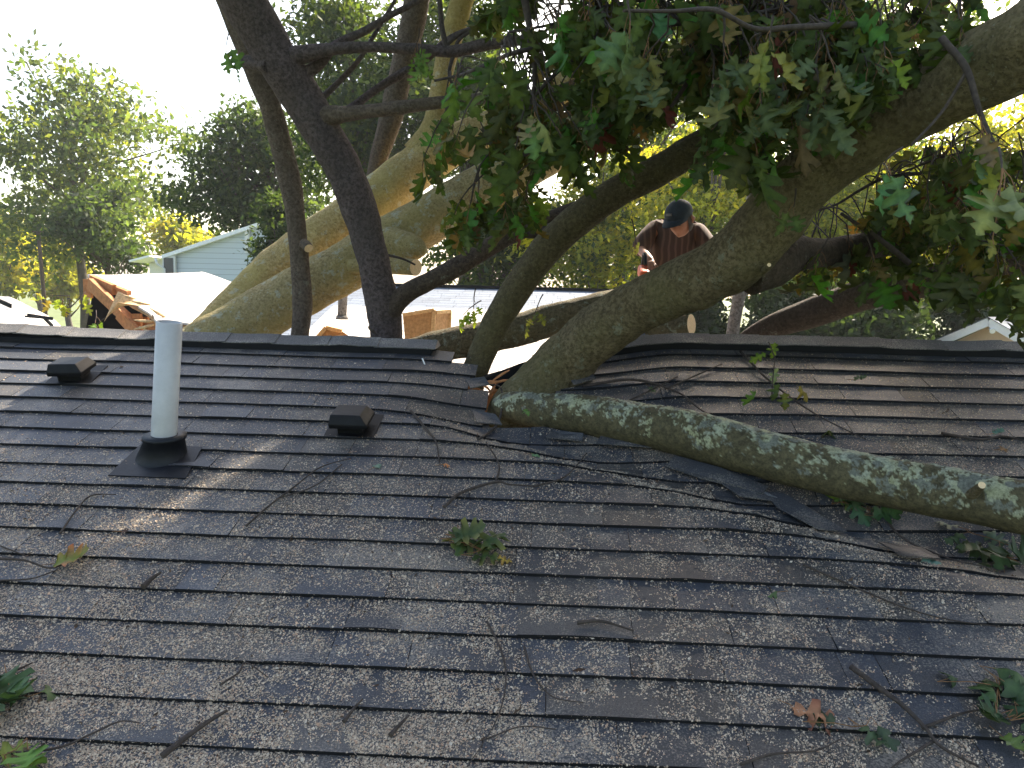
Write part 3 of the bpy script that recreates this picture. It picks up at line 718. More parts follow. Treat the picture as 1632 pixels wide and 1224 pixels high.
limb(dk, 'branch', [(380, 98, 4.62, 16), (400, 100, 4.58, 22), (430, 105, 4.5, 26)], M['barkD'], 14, 5, .1, 27)
for i, L in enumerate(([(724, 88, 4.5, 8), (735, 60, 4.5, 6), (790, 30, 4.5, 5), (840, 20, 4.5, 4)], [(724, 82, 4.5, 7), (716, 120, 4.5, 5), (730, 150, 4.5, 4)], [(700, 82, 4.5, 8), (745, 48, 4.5, 7), (820, 42, 4.5, 5)], [(712, 78, 4.5, 9), (704, 40, 4.5, 8), (700, -10, 4.5, 8)])):
    limb(dk, 'branch', L, M['twig'], 8, 7, .12, i + 50)
random.seed(90); lv = Leaves(); tw = MB()
for px, py in ((668, 45), (672, 62), (366, 46)):
    sprig(lv, tw, at(px, py, 4.3), (0, 0, -1), 4, .12, .1, 1, lambda: (.08, .15, .035))
b = tw.build('sprig', [M['twig'], M['petiole']], dk); lv.build('foliage', M['leaf'], b)
# slim trunk
sl_ = thing('slim_tree', at(478, 560, 5.05), 'slim brown trunk standing left of the dark leaning trunk, joining it higher up', 'tree')
limb(sl_, 'trunk', [(474, 640, 5.05, 30), (477, 546, 5.05, 29), (482, 490, 5.05, 31), (479, 430, 5.05, 30), (471, 345, 5.05, 30), (460, 280, 5.05, 35), (446, 225, 5.02, 34), (431, 170, 4.98, 34), (413, 125, 4.95, 37), (394, 75, 4.9, 36), (370, 20, 4.87, 35), (350, -30, 4.85, 34), (320, -110, 4.8, 34)], M['barkE'], 28, 12, .07, 15)
limb(sl_, 'branch_stub', [(484, 388, 4.98, 16), (489, 392, 4.95, 17), (492, 396, 4.93, 15)], M['barkE'], 12, 4, .05, 2, capm=M['cut'])

# ------------------------------------------------------------------ twin pale trunks
pale = thing('pale_tree', at(300, 560, 5.4), 'thick pale yellow lichened trunk forking behind the ridge and leaning up to the right', 'tree')
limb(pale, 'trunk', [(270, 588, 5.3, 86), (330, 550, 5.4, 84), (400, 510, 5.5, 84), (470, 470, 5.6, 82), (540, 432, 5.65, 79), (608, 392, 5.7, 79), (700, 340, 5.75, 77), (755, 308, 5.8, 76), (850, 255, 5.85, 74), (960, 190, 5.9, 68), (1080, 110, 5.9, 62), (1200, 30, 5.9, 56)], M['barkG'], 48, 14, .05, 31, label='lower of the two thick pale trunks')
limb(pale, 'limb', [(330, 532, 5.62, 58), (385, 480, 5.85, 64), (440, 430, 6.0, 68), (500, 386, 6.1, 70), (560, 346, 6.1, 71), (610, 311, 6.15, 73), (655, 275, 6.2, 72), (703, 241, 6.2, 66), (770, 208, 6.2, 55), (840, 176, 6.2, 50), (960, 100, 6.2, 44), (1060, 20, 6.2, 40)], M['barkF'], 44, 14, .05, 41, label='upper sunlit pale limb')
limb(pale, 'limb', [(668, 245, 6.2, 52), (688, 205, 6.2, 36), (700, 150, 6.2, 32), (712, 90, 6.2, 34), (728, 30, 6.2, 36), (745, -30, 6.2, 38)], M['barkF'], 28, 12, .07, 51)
limb(pale, 'limb', [(596, 302, 6.3, 30), (603, 255, 6.3, 28), (622, 190, 6.3, 36), (638, 120, 6.3, 38), (655, 50, 6.3, 40), (670, -30, 6.3, 42)], M['barkE'], 26, 12, .08, 61, label='brown upright limb behind the leaning trunk')
limb(pale, 'branch_stub', [(560, 425, 5.5, 24), (610, 424, 5.4, 25), (645, 425, 5.3, 26), (663, 426, 5.24, 27)], M['barkG'], 22, 8, .05, 71, capm=M['cut'])
limb(pale, 'knot', [(610, 392, 5.6, 60), (640, 392, 5.5, 50), (662, 396, 5.42, 38), (674, 400, 5.38, 20), (678, 402, 5.37, 6)], M['barkG'], 20, 6, .15, 73)
limb(pale, 'branch', [(610, 405, 5.2, 5), (640, 412, 5.15, 4), (662, 422, 5.15, 3)], M['twig'], 8, 6, .1, 74)

# logs behind the ridge
lg = thing('log', at(800, 545, 5.3), 'rough sunlit log lying behind the ridge under the shaded limb', 'log')
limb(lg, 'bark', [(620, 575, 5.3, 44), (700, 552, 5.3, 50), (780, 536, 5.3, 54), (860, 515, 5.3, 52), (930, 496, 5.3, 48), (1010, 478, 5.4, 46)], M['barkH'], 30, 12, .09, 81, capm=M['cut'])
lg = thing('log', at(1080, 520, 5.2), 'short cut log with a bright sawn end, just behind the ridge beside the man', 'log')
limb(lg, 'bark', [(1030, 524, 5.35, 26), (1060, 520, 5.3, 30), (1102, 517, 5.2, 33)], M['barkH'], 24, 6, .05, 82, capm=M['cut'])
sg = thing('snag', at(1165, 545, 7.0), 'grey dead stem standing upright behind the ridge under the big trunk', 'dead tree')
limb(sg, 'trunk', [(1158, 640, 7, 22), (1166, 545, 7, 20), (1176, 480, 7, 20), (1183, 430, 7, 18), (1200, 300, 7, 16)], M['snag'], 16, 8, .08, 83)
limb(sg, 'branch_stub', [(1182, 478, 7, 9), (1189, 466, 7, 5), (1192, 460, 7, 3)], M['snag'], 8, 4, .08, 84)

# ------------------------------------------------------------------ roofs behind the ridge
def shingled(mb, O, ux, uy, w_, h_, pitch, base, var=.2, th=.01):
    """courses of tabs on a parallelogram: O corner, ux along courses, uy uphill"""
    nrm = ux.cross(uy).normalized(); nrm = nrm if nrm.z > 0 else -nrm; k = 0; t = 0.0
    while t < h_ - .01:
        x = 0.0; t1 = min(h_, t + pitch)
        while x < w_ - .01:
            x1 = min(w_, x + random.uniform(.25, .45)); tone = random.uniform(1 - var, 1 + var)
            p = [O + ux * a + uy * b for a, b in ((x + .003, t), (x1 - .003, t), (x1 - .003, t1), (x + .003, t1))]
            mb.hexa([q - nrm * .01 for q in p] + [p[0] + nrm * th * .3, p[1] + nrm * th * .3, p[2] + nrm * .001, p[3] + nrm * .001], tuple(tone * c for c in base)); x = x1
        t = t1
wing = thing('rear_wing', (0, 7, 0), 'low rear wing whose sunlit pale roof shows behind the ridge, littered with debris', 'building')
random.seed(5); mb = MB(); O = Vector((-2.6, 5.75, ZC - 1.15)); uy = Vector((0, math.cos(R(13)), math.sin(R(13))))
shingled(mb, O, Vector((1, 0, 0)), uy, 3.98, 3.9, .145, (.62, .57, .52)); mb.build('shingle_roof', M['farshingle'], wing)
mb = MB(); mb.slab([O + uy * a + Vector((b, 0, -.03)) for a, b in ((0, 0), (0, 3.98), (3.9, 3.98), (3.9, 0))], .05); mb.build('roof_deck', M['ply'], wing)
mb = MB(); mb.box((-.6, 7.7, 1.9), (3.7, 3.4, 3.8)); mb.build('wall', M['plaster'], wing)
far = thing('rear_house', (1, 13, 0), 'farther house with a long bluish grey sunlit roof between the trunks', 'house')
mb = MB(); a = at(560, 459, 14.5); b = at(965, 456, 14.5); a.z = b.z = ZC - .02
uy = Vector((0, math.cos(R(14)), math.sin(R(14)))); O = Vector((a.x - .6, 14.5 - 4.5 * uy.y, a.z - 4.5 * uy.z))
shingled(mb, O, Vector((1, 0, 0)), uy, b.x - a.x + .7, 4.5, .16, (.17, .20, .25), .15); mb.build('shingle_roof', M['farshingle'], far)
mb = MB(); mb.beam(Vector((a.x - .6, 14.5, a.z + .01)), Vector((b.x + .1, 14.5, a.z + .01)), .25, .05); mb.build('ridge_cap', M['vent'], far)
mb = MB(); uyb = Vector((0, math.cos(R(14)), -math.sin(R(14)))); shingled(mb, Vector((a.x - .6, 14.5, a.z - .01)), Vector((1, 0, 0)), uyb, b.x - a.x + .7, 4.5, .3, (.17, .2, .25)); mb.build('shingle_roof', M['farshingle'], far, 'far slope of the bluish roof')
mb = MB(); mb.box(((a.x + b.x) / 2 - .25, 14.5, (ZC - 1.3) / 2), (b.x - a.x + .3, 7.6, ZC - 1.3)); mb.build('wall', M['plaster'], far)

# torn roof section, left
tr = thing('torn_roof', at(250, 530, 6.6), 'torn off roof section with white sunlit shingles, its broken end showing orange rafters', 'roof section')
top = [at(150, 438, 7.6), at(326, 434, 7.9), at(398, 461, 7.4), at(322, 512, 6.3), at(256, 514, 6.15), at(236, 497, 6.4), at(205, 482, 6.6), at(186, 462, 7.0), at(163, 449, 7.3)]
cen = Vector((sum(p.x for p in top) / 9, sum(p.y for p in top) / 9, sum(p.z for p in top) / 9 + .03))
mb = MB(); n9 = len(top)
# sheet as a fan of courses: interpolate between the top edge and the lower edge
loE = [at(140, 440, 7.6), at(163, 449, 7.25), at(186, 462, 6.95), at(205, 480, 6.6), at(236, 497, 6.35), at(256, 514, 6.15), at(290, 514, 6.2), at(322, 511, 6.3), at(398, 461, 7.4)]
upE = [at(139, 437, 7.62), at(175, 438, 7.65), at(215, 437, 7.7), at(250, 436, 7.75), at(285, 435, 7.8), at(315, 434, 7.85), at(326, 434, 7.9), at(360, 446, 7.6), at(398, 460.5, 7.41)]
lo_ = [Vector(q) for q in cr([tuple(p) for p in loE], 4)]; up_ = [Vector(q) for q in cr([tuple(p) for p in upE], 4)]
rows = 9
for j in range(rows):
    for i in range(len(lo_) - 1):
        A, B = lo_[i], lo_[i + 1]; C_, D_ = up_[i + 1], up_[i]; f0, f1 = j / rows, (j + 1) / rows; jag = .03 * (random.random() - .5) if j == 0 and i < 20 else 0
        p = [A.lerp(D_, f0 + jag), B.lerp(C_, f0 + jag), B.lerp(C_, f1), A.lerp(D_, f1)]; tone = random.uniform(.85, 1.15); z = Vector((0, 0, 1))
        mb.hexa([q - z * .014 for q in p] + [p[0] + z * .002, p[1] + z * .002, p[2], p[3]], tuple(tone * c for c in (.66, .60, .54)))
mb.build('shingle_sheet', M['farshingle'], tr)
mb = MB()
for i in range(len(lo_) - 1):
    A, B = lo_[i], lo_[i + 1]; C_, D_ = up_[i + 1], up_[i]; z = Vector((0, 0, 1))
    mb.hexa([q - z * .04 for q in (A, B, C_, D_)] + [q - z * .016 for q in (A.lerp(D_, .02), B.lerp(C_, .02), C_, D_)])
mb.build('roof_deck', M['ply'], tr)
def rafter(a, b, Ya, Yb, wpx=20, nm='rafter', mat='wood', th=.04):
    mb = MB(); A, B = at(*a, Ya), at(*b, Yb); wd = wpx / F * depth(A)
    mb.beam(A, B, wd, th, (0, 1, .2)); return mb.build(nm, M[mat], tr)
rafter((146, 446), (182, 462), 7.1, 6.9, 16); rafter((143, 452), (214, 518), 7.0, 6.5, 18); rafter((190, 500), (226, 540), 6.55, 6.3, 18)
rafter((150, 448), (206, 470), 7.2, 6.8, 12); rafter((218, 500), (222, 560), 6.5, 6.5, 14); rafter((244, 512), (246, 560), 6.4, 6.4, 14); rafter((232, 505), (233, 560), 6.6, 6.6, 10)
rafter((140, 445), (141, 475), 7.15, 7.15, 12); rafter((160, 560), (215, 535), 6.4, 6.3, 10)
mb = MB()
for s_ in range(7):   # fan of split plywood
    a = (166 + s_ * 3, 512 - s_ * 4); b = (188 + s_ * 6, 464 + s_ * 3.6)
    mb.slab([at(*a, 6.35), at(a[0] + 4, a[1] - 6, 6.35), at(b[0] + 7, b[1] + 3, 6.5), at(b[0], b[1], 6.5)], .006, nrm=Vector((.2, -.8, .4)).normalized())
mb.build('split_plywood', M['split'], tr)
mb = MB()
for a, b in (((213, 510), (250, 512)), ((213, 525), (252, 515)), ((222, 520), (262, 540)), ((205, 478), (240, 486)), ((238, 490), (264, 506)), ((196, 470), (216, 476)), ((265, 520), (300, 540))):
    mb.tube([at(*a, 6.25), at((a[0] + b[0]) / 2, (a[1] + b[1]) / 2 + 1, 6.25), at(*b, 6.3)], [.003, .014, .008], 5)
mb.build('splinter', M['split'], tr)
mb = MB(); mb.slab([at(150, 455, 7.6), at(300, 440, 8.2), at(330, 560, 8.2), at(130, 560, 7.6)], .05, nrm=Vector((0, -.95, .3)).normalized()); mb.build('attic_shade_sheet', M['edge'], tr)  # black sheet in place of the shade inside the torn roof

# second torn sheet far left
tl = thing('torn_roof', at(50, 520, 8.5), 'curled sunlit roof sheet with dark tears at the far left behind the ridge', 'roof section')
mb = MB(); upc = cr([tuple(at(*q)) for q in ((-60, 468, 9.6), (0, 472, 9.5), (18, 474, 9.4), (50, 490, 9.2), (80, 505, 9.0), (97, 520, 8.8), (99, 533, 8.6))], 5)
loc_ = cr([tuple(at(*q)) for q in ((-60, 560, 8.0), (0, 556, 8.0), (20, 556, 8.0), (45, 556, 8.0), (70, 552, 8.0), (90, 548, 8.1), (99, 540, 8.3))], 5)
for i in range(len(upc) - 1):
    for j in range(7):
        A, B = Vector(loc_[i]), Vector(loc_[i + 1]); C_, D_ = Vector(upc[i + 1]), Vector(upc[i]); tone = random.uniform(.85, 1.1)
        p = [A.lerp(D_, j / 7), B.lerp(C_, j / 7), B.lerp(C_, (j + 1) / 7), A.lerp(D_, (j + 1) / 7)]; z = Vector((0, 0, 1))
        mb.hexa([q - z * .02 for q in p] + [p[0] + z * .002, p[1] + z * .002, p[2], p[3]], tuple(tone * c for c in (.66, .60, .54)))
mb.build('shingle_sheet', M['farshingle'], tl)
mb = MB()
for a, b, w_ in (((44, 502), (84, 508), 5), ((0, 480), (18, 488), 7), ((70, 506), (84, 520), 6), ((40, 504), (62, 506), 3)):
    mb.beam(at(*a, 8.35), at(*b, 8.2), .012, w_ / F * 8.4, (0, 0, 1))
mb.build('torn_felt', M['edge'], tl)

# broken panels and scraps behind the ridge
def panel(pts, Y, th, mat, label, name='broken_panel', cat='debris', grp='broken boards behind the ridge'):
    P = [at(px, py, Y + dy) for px, py, dy in pts]; c = sum(P, Vector()) / len(P)
    o = thing(name, c, label, cat, grp); mb = MB(); mb.slab(P, th, nrm=Vector((.1, -.95, .3)).normalized()); mb.build('board', M[mat], o)
    mb = MB(); mb.beam(P[0], P[1], .03, .03); mb.beam(P[1], P[2], .03, .03, (0, 1, 0)); mb.build('batten', M['split'], o); return o
panel([(642, 502, 0), (692, 494, 0), (690, 530, 0), (646, 548, 0)], 6.6, .03, 'ply', 'larger orange brown board standing behind the dark trunk')
panel([(694, 498, 0), (717, 496, .2), (716, 528, .2), (693, 532, 0)], 6.6, .03, 'ply', 'smaller tan board right of the larger one')
panel([(500, 545, 0), (520, 522, 0), (545, 528, 0), (575, 548, 0)], 6.2, .02, 'ply', 'low tan board leaning between the slim trunk and the dark trunk')
panel([(400, 553, 0), (430, 538, 0), (470, 542, 0), (475, 556, 0)], 6.0, .02, 'split', 'splintered board lying left of the slim trunk')
def scrap_pile(px0, px1, py, Y, label):
    o = thing('debris_pile', at((px0 + px1) / 2, py, Y), label, 'debris'); mb = MB()
    for i in range(26):
        p = at(random.uniform(px0, px1), py + random.uniform(-3, 8), Y + random.uniform(-.2, .3))
        mb.box(p, (random.uniform(.08, .25), random.uniform(.03, .12), .012), Matrix.Rotation(random.uniform(0, 3), 3, 'Z') @ Matrix.Rotation(random.uniform(-.5, .5), 3, 'X'))
    mb.build('scraps', M['ply'], o)
scrap_pile(520, 610, 543, 5.9, 'heap of torn brown roofing scraps left of the dark trunk')
scrap_pile(690, 760, 556, 5.7, 'heap of torn scraps beside the log in the notch')
ps_ = thing('post', at(548, 505, 8.6), 'short grey post standing on the sunlit rear roof', 'post')
mb = MB(); mb.tube([at(545, 505, 8.6), at(547, 465, 8.6), at(550, 430, 8.6)], [.05, .05, .045], 14, .03); mb.build('shaft', M['snag'], ps_)
mb = MB(); mb.tube([at(545, 509, 8.6), at(545, 503, 8.6)], [.07, .06], 14); mb.build('collar', M['snag'], ps_)

# ------------------------------------------------------------------ houses, pole, car
nh = thing('house', (at(330, 440, 30).x, 32, 0), 'white lap sided house with a gable roof, left of the pale trunk', 'house')
def W(px, py, Y): return at(px, py, Y)
a = W(262, 412, 30); b = W(440, 352, 30); c = W(520, 390, 30); z0 = 0
mb = MB(); mb.slab([Vector((a.x, 30, 0)), Vector((c.x, 30, 0)), Vector((c.x, 30, c.z)), Vector((b.x, 30, b.z)), Vector((a.x, 30, a.z))][::-1], .2, nrm=Vector((0, -1, 0))); mb.build('wall', M['siding'], nh)
mb = MB()
for s_, e_ in ((a, b), (b, c)):
    mb.hexa([s_ + Vector((0, -.25, -.02)), e_ + Vector((0, -.25, -.02)), e_ + Vector((0, 8, -.02)), s_ + Vector((0, 8, -.02)), s_ + Vector((0, -.25, .12)), e_ + Vector((0, -.25, .12)), e_ + Vector((0, 8, .12)), s_ + Vector((0, 8, .12))])
mb.build('roof', M['farshingle'], nh)
mb = MB(); mb.box((a.x + .25, 29.88, a.z - 1.2), (.25, .15, 2.4)); mb.build('corner_trim', M['white'], nh)
mb = MB(); q_ = W(396, 384, 30); mb.box((q_.x, 29.88, q_.z), (.16, .12, .9)); mb.build('corner_trim', M['white'], nh)
mb = MB(); p = W(270, 428, 29.85); mb.box(p, (.5, .1, 1.0)); wf = mb.build('window', M['white'], nh); mb = MB(); mb.box(p + Vector((0, -.06, 0)), (.36, .03, .8)); mb.build('pane', M['glass'], wf)
mb = MB(); mb.tube([a + Vector((-.2, -.3, 0)), a + Vector((-.15, -.3, -.2)), a + Vector((.1, -.2, -.4)), a + Vector((.1, -.2, -2.5))], [.05] * 4, 8); mb.build('downspout', M['white'], nh)
mb = MB(); p0 = W(372, 452, 26); p1 = W(470, 425, 26); mb.hexa([p0 + Vector((0, 0, -.1)), p1 + Vector((0, 0, -.1)), p1 + Vector((0, 3.5, .4)), p0 + Vector((0, 3.5, .4)), p0, p1, p1 + Vector((0, 3.5, .5)), p0 + Vector((0, 3.5, .5))]); mb.build('porch_roof', M['farshingle'], nh)
sh = thing('shed', (at(245, 430, 34).x, 36, 0), 'small white outbuilding at the left corner of the sided house', 'shed')
p0 = W(238, 420, 34); p1 = W(262, 412, 34); mb = MB(); mb.slab([Vector((p0.x, 34, 0)), Vector((p1.x, 34, 0)), p1, p0], 2, nrm=Vector((0, -1, 0))); mb.build('wall', M['white'], sh)
mb = MB(); mb.beam(p0 + Vector((-.1, 0, .05)), p1 + Vector((.1, 0, .05)), 3, .08, (0, 0, 1)); mb.build('roof', M['farshingle'], sh)

rh = thing('house', (at(1590, 540, 17).x, 19, 0), 'peach house with a white trimmed gable peeking over the ridge at the far right', 'house')
pk = W(1590, 513, 17); e0 = W(1478, 560, 18.3); e1 = pk + Vector((pk.x - e0.x, pk.y - e0.y, e0.z - pk.z)); gd = Vector((-(pk.y - e0.y), pk.x - e0.x, 0)).normalized(); ed = Vector((pk.x - e0.x, pk.y - e0.y, 0)).normalized()
mb = MB(); mb.slab([Vector((e0.x, e0.y, 0)) + ed * .15, Vector((e1.x, e1.y, 0)) - ed * .15, e1 - ed * .15, pk, e0 + ed * .15], .2, nrm=-gd); mb.build('wall', M['peach'], rh)
mb = MB()
for s_, e_ in ((e0, pk), (pk, e1)): mb.beam(s_ - gd * .3, e_ - gd * .3, .04, .16, (0, 0, 1))
mb.build('rake_trim', M['white'], rh)
mb = MB()
for s_, e_ in ((e0, pk), (pk, e1)):
    d = (e_ - s_); mb2o = s_ - gd * .34 + Vector((0, 0, .10)); shingled(mb, mb2o, gd, d.normalized(), 7, d.length, .16, (.15, .17, .2))
mb.build('shingle_roof', M['farshingle'], rh)
mb = MB(); fp = W(1588, 524, 16.8)
for dx in (-.08, .06):
    mb = MB(); mb.tube([fp + Vector((dx, .1, 0)), fp + Vector((dx * 1.3, -.02, -.02)), fp + Vector((dx * 1.6, -.1, -.05))], [.02, .04, .055], 10); mb.build('floodlight', M['white'], rh)

pl_ = thing('utility_pole', Vector((at(66, 480, 42).x, 42, 0)), 'thin brown utility pole left of the tall sunlit tree', 'pole')
pa, pb_ = at(60, 360, 42), at(73, 505, 42); pb_ = pb_ + (pb_ - pa) * .35; mb = MB(); mb.tube([pa, pa.lerp(pb_, .5), pb_], [.09, .10, .11], 10); mb.build('shaft', M['pole'], pl_)
mb = MB(); mb.beam(pa + Vector((-.3, 0, -.3)), pa + Vector((.3, 0, -.3)), .08, .08); mb.build('crossarm', M['pole'], pl_)
def car(px, py, Y, mat, label):
    p = at(px, py, Y); p.z = .14; o = thing('parked_car', p, label, 'car')
    prof = [(-2.1, .35), (-2.1, .75), (-1.5, .88), (-1.0, 1.35), (.5, 1.40), (1.15, .92), (2.0, .80), (2.15, .55), (2.1, .3)]
    mb = MB(); n = len(prof)
    for s_ in (1,):
        vs = [p + Vector((x, -.85, z)) for x, z in prof] + [p + Vector((x, .85, z)) for x, z in prof]
        mb.add(vs, [tuple(range(n))[::-1], tuple(range(n, 2 * n))] + [(i, (i + 1) % n, n + (i + 1) % n, n + i) for i in range(n)])
    mb.build('body', mat, o)
    for x0, x1 in ((-.95, -.25), (-.15, .85)):
        mb = MB(); mb.slab([p + Vector((x0, -.86, .92)), p + Vector((x1, -.86, .92)), p + Vector((x1 - .25 if x0 > -.5 else x1, -.86, 1.28)), p + Vector((x0 + .1, -.86, 1.28))], .02, nrm=Vector((0, -1, 0))); mb.build('window', M['glass'], o)
    for x in (-1.35, 1.35):
        for y in (-.8, .8):
            mb = MB(); mb.tube([p + Vector((x, y - .1, .32)), p + Vector((x, y + .1, .32))], [.32, .32], 16); mb.build('wheel', M['tyre'], o)
car(62, 488, 64, M['carblue'], 'small blue car parked on the far street behind the utility pole')

# ------------------------------------------------------------------ background trees
def crown_mesh(name, blobs, n, size, cols, mat, parent, seed, flat=.0):
    g = np.random.default_rng(seed); B = np.array(blobs, float)   # x y z rx ry rz
    wt = (B[:, 3] * B[:, 5]); wt /= wt.sum()
    ncl = max(8, n // 26); ci = g.choice(len(B), ncl, p=wt)
    d = g.normal(size=(ncl, 3)); d /= np.linalg.norm(d, axis=1)[:, None]; rr = g.uniform(.35, 1.0, ncl) ** .5
    cl = B[ci, :3] + d * rr[:, None] * B[ci, 3:6]
    k = g.integers(0, ncl, n); sp = .12 * np.mean(B[:, 3]) + size * 1.2
    P = cl[k] + g.normal(size=(n, 3)) * sp * np.array((1, 1, .7))
    a = g.normal(size=(n, 3)); a /= np.linalg.norm(a, axis=1)[:, None]; b = np.cross(a, g.normal(size=(n, 3))); b /= np.linalg.norm(b, axis=1)[:, None]
    s = size * g.uniform(.6, 1.3, n)[:, None]; a = a * s; b = b * s * .55
    V = np.stack([P - a, P - b * .9 + a * .1, P + a, P + b * .9 + a * .1], 1).reshape(-1, 3)
    cc = np.array(cols)[g.integers(0, len(cols), ncl)][k] * g.uniform(.7, 1.3, (n, 1)); C = np.repeat(cc, 4, 0)
    return quads_obj(name, V, np.arange(n * 4).reshape(-1, 4), C, mat, parent), cl
def tree(label, px, Y, top, bot, wpx, n, size, cols, seed, trunk_w=.3, name='tree', holes=None, blobs=None, grp=None, sparse=1.0):
    random.seed(seed); c = at(px, (top + bot) / 2, Y); zt = at(px, top, Y).z; zb = at(px, bot, Y).z; W_ = wpx / F * Y / 2
    o = thing(name, Vector((c.x, Y, 0)), label, 'tree', grp); H = zt - zb; bl = []
    for i in range(9):
        f = i / 8; zz = zb + H * (.12 + .76 * f); rad = W_ * (1 - 1.1 * abs(f - .45) ** 1.8 * 1.5)
        for j in range(2):
            bl.append((c.x + random.uniform(-.55, .55) * rad, Y + random.uniform(-.5, .5) * rad, zz + random.uniform(-.05, .05) * H, rad * random.uniform(.45, .7), rad * random.uniform(.4, .6), H * random.uniform(.09, .15)))
    cr_, cl = crown_mesh('crown', bl, n, size, cols, M['bgleaf'], o, seed)
    mb = MB(); tz = zb + H * .8
    tp = [Vector((c.x + .25 * math.sin(i * .9 + seed), Y, tz * i / 8)) for i in range(9)]
    mb.tube(tp, list(np.linspace(trunk_w, trunk_w * .25, 9)), 10, .08, 1.0, seed); 
    for i in range(16):
        e = Vector(cl[random.randrange(len(cl))]); s0 = tp[min(7, max(2, int(8 * max(0, e.z - 1.5) / tz)))]
        mb.tube([s0, s0.lerp(e, .5) + Vector((0, 0, -.2)), e], [trunk_w * .3, trunk_w * .16, .02], 6, 0)
    mb.build('trunk', M['far_bark'], o); return o
YG = [(.14, .19, .035), (.20, .24, .04), (.26, .28, .05), (.09, .13, .03)]; DG = [(.026, .052, .026), (.034, .062, .030), (.045, .075, .032)]; MG = [(.05, .085, .028), (.07, .11, .03), (.04, .07, .026)]
YY = [(.26, .29, .05), (.34, .33, .06), (.18, .22, .05)]; LT = [(.05, .09, .05), (.06, .10, .055), (.08, .12, .06), (.13, .17, .06)]
tree('tall airy sunlit tree on the far left, its gappy crown against the white sky', 120, 45, 95, 420, 360, 12000, .20, LT, 201, .32)
tree('dense dark lower tree in front of the tall airy left tree', 175, 40, 290, 440, 200, 5500, .17, DG + LT[:2], 202, .25)
tree('dark blue green tree behind the slim trunk, left of the leaning trunk', 420, 33, 165, 385, 320, 15000, .14, DG, 203, .3)
tree('dark tree above the pale trunks behind the crooked side branches', 560, 24, -40, 330, 330, 15000, .11, DG + MG, 204, .3)
tree('leafy tree at the top centre behind the upright pale limbs', 740, 26, -60, 300, 260, 11000, .12, MG, 205, .28)
tree('low dark tree behind the sided house roof', 452, 27, 315, 450, 125, 5200, .11, DG, 206, .2)
tree('bright yellow green tree beyond the sided house', 290, 60, 345, 430, 120, 2600, .26, YY, 207, .3)
tree('pale yellow tree at the left edge above the far street', 10, 62, 330, 480, 110, 3200, .26, YY + YG, 208, .3)
tree('pale round tree behind the utility pole', 62, 72, 345, 470, 110, 3000, .28, YG + YY, 209, .3)
tree('low golden green tree just right of the utility pole', 110, 66, 400, 480, 90, 2400, .26, YY, 210, .3)
tree('yellow green sunlit tree right behind the man in the cap', 1130, 22, 190, 470, 280, 12500, .085, YG + YY, 211, .22)
tree('broad green tree far behind the man and the shaded limb', 1060, 36, 180, 500, 420, 12000, .17, MG + YG, 251, .3)
tree('broad green tree far behind the brown limb at the right', 1380, 38, 170, 500, 460, 12000, .18, MG, 252, .3)
tree('sunlit tree between the shaded limb and the man', 960, 24, 250, 480, 250, 9500, .10, MG + YG + YY, 212, .22)
tree('shaded tree beyond the bluish grey roof', 780, 25, 290, 470, 260, 9000, .11, MG + DG, 213, .22)
tree('tall sunlit tree behind the right side foliage', 1330, 26, 150, 480, 280, 11000, .11, YG + YY, 214, .26)
tree('tall tree behind the foliage at the right edge', 1560, 28, 150, 500, 300, 10000, .12, YG + YY, 215, .28)
tree('tall dark tree hidden behind the oak leaves at the upper right', 1010, 30, -40, 260, 330, 10000, .14, MG, 216, .3)
tree('tall tree showing in the gaps at the top right', 1300, 33, -80, 220, 400, 9000, .16, MG, 217, .3)
for i, (px, Y, wpx, lab) in enumerate(((1240, 19, 240, 'dark bushy evergreen behind the ridge beside the grey stem'), (1400, 18, 220, 'dark evergreen shrub under the brown limb'), (1560, 20.5, 230, 'dark evergreen shrub behind the peach gable'), (1090, 20, 160, 'dark shrub low behind the man'))):
    tree(lab, px, Y, 448, 640, wpx, 15000, .085, [(.022, .045, .022), (.03, .055, .025)], 230 + i, .12, 'shrub')
tree('tall green tree far left beyond the frame edge', -190, 50, 60, 470, 340, 6000, .26, LT + MG, 240, .3)
tree('broad green tree farther left', -520, 46, 120, 480, 420, 6000, .28, MG, 241, .3)
tree('dark tree beyond the left street', -900, 60, 150, 480, 500, 6000, .3, DG, 242, .3)
tree('tall leafy tree beyond the right edge of the photo', 1850, 27, 60, 560, 380, 8000, .15, YG + MG, 243, .3)
tree('second leafy tree beyond the right edge', 2250, 26, 60, 560, 420, 8000, .16, MG, 244, .3)
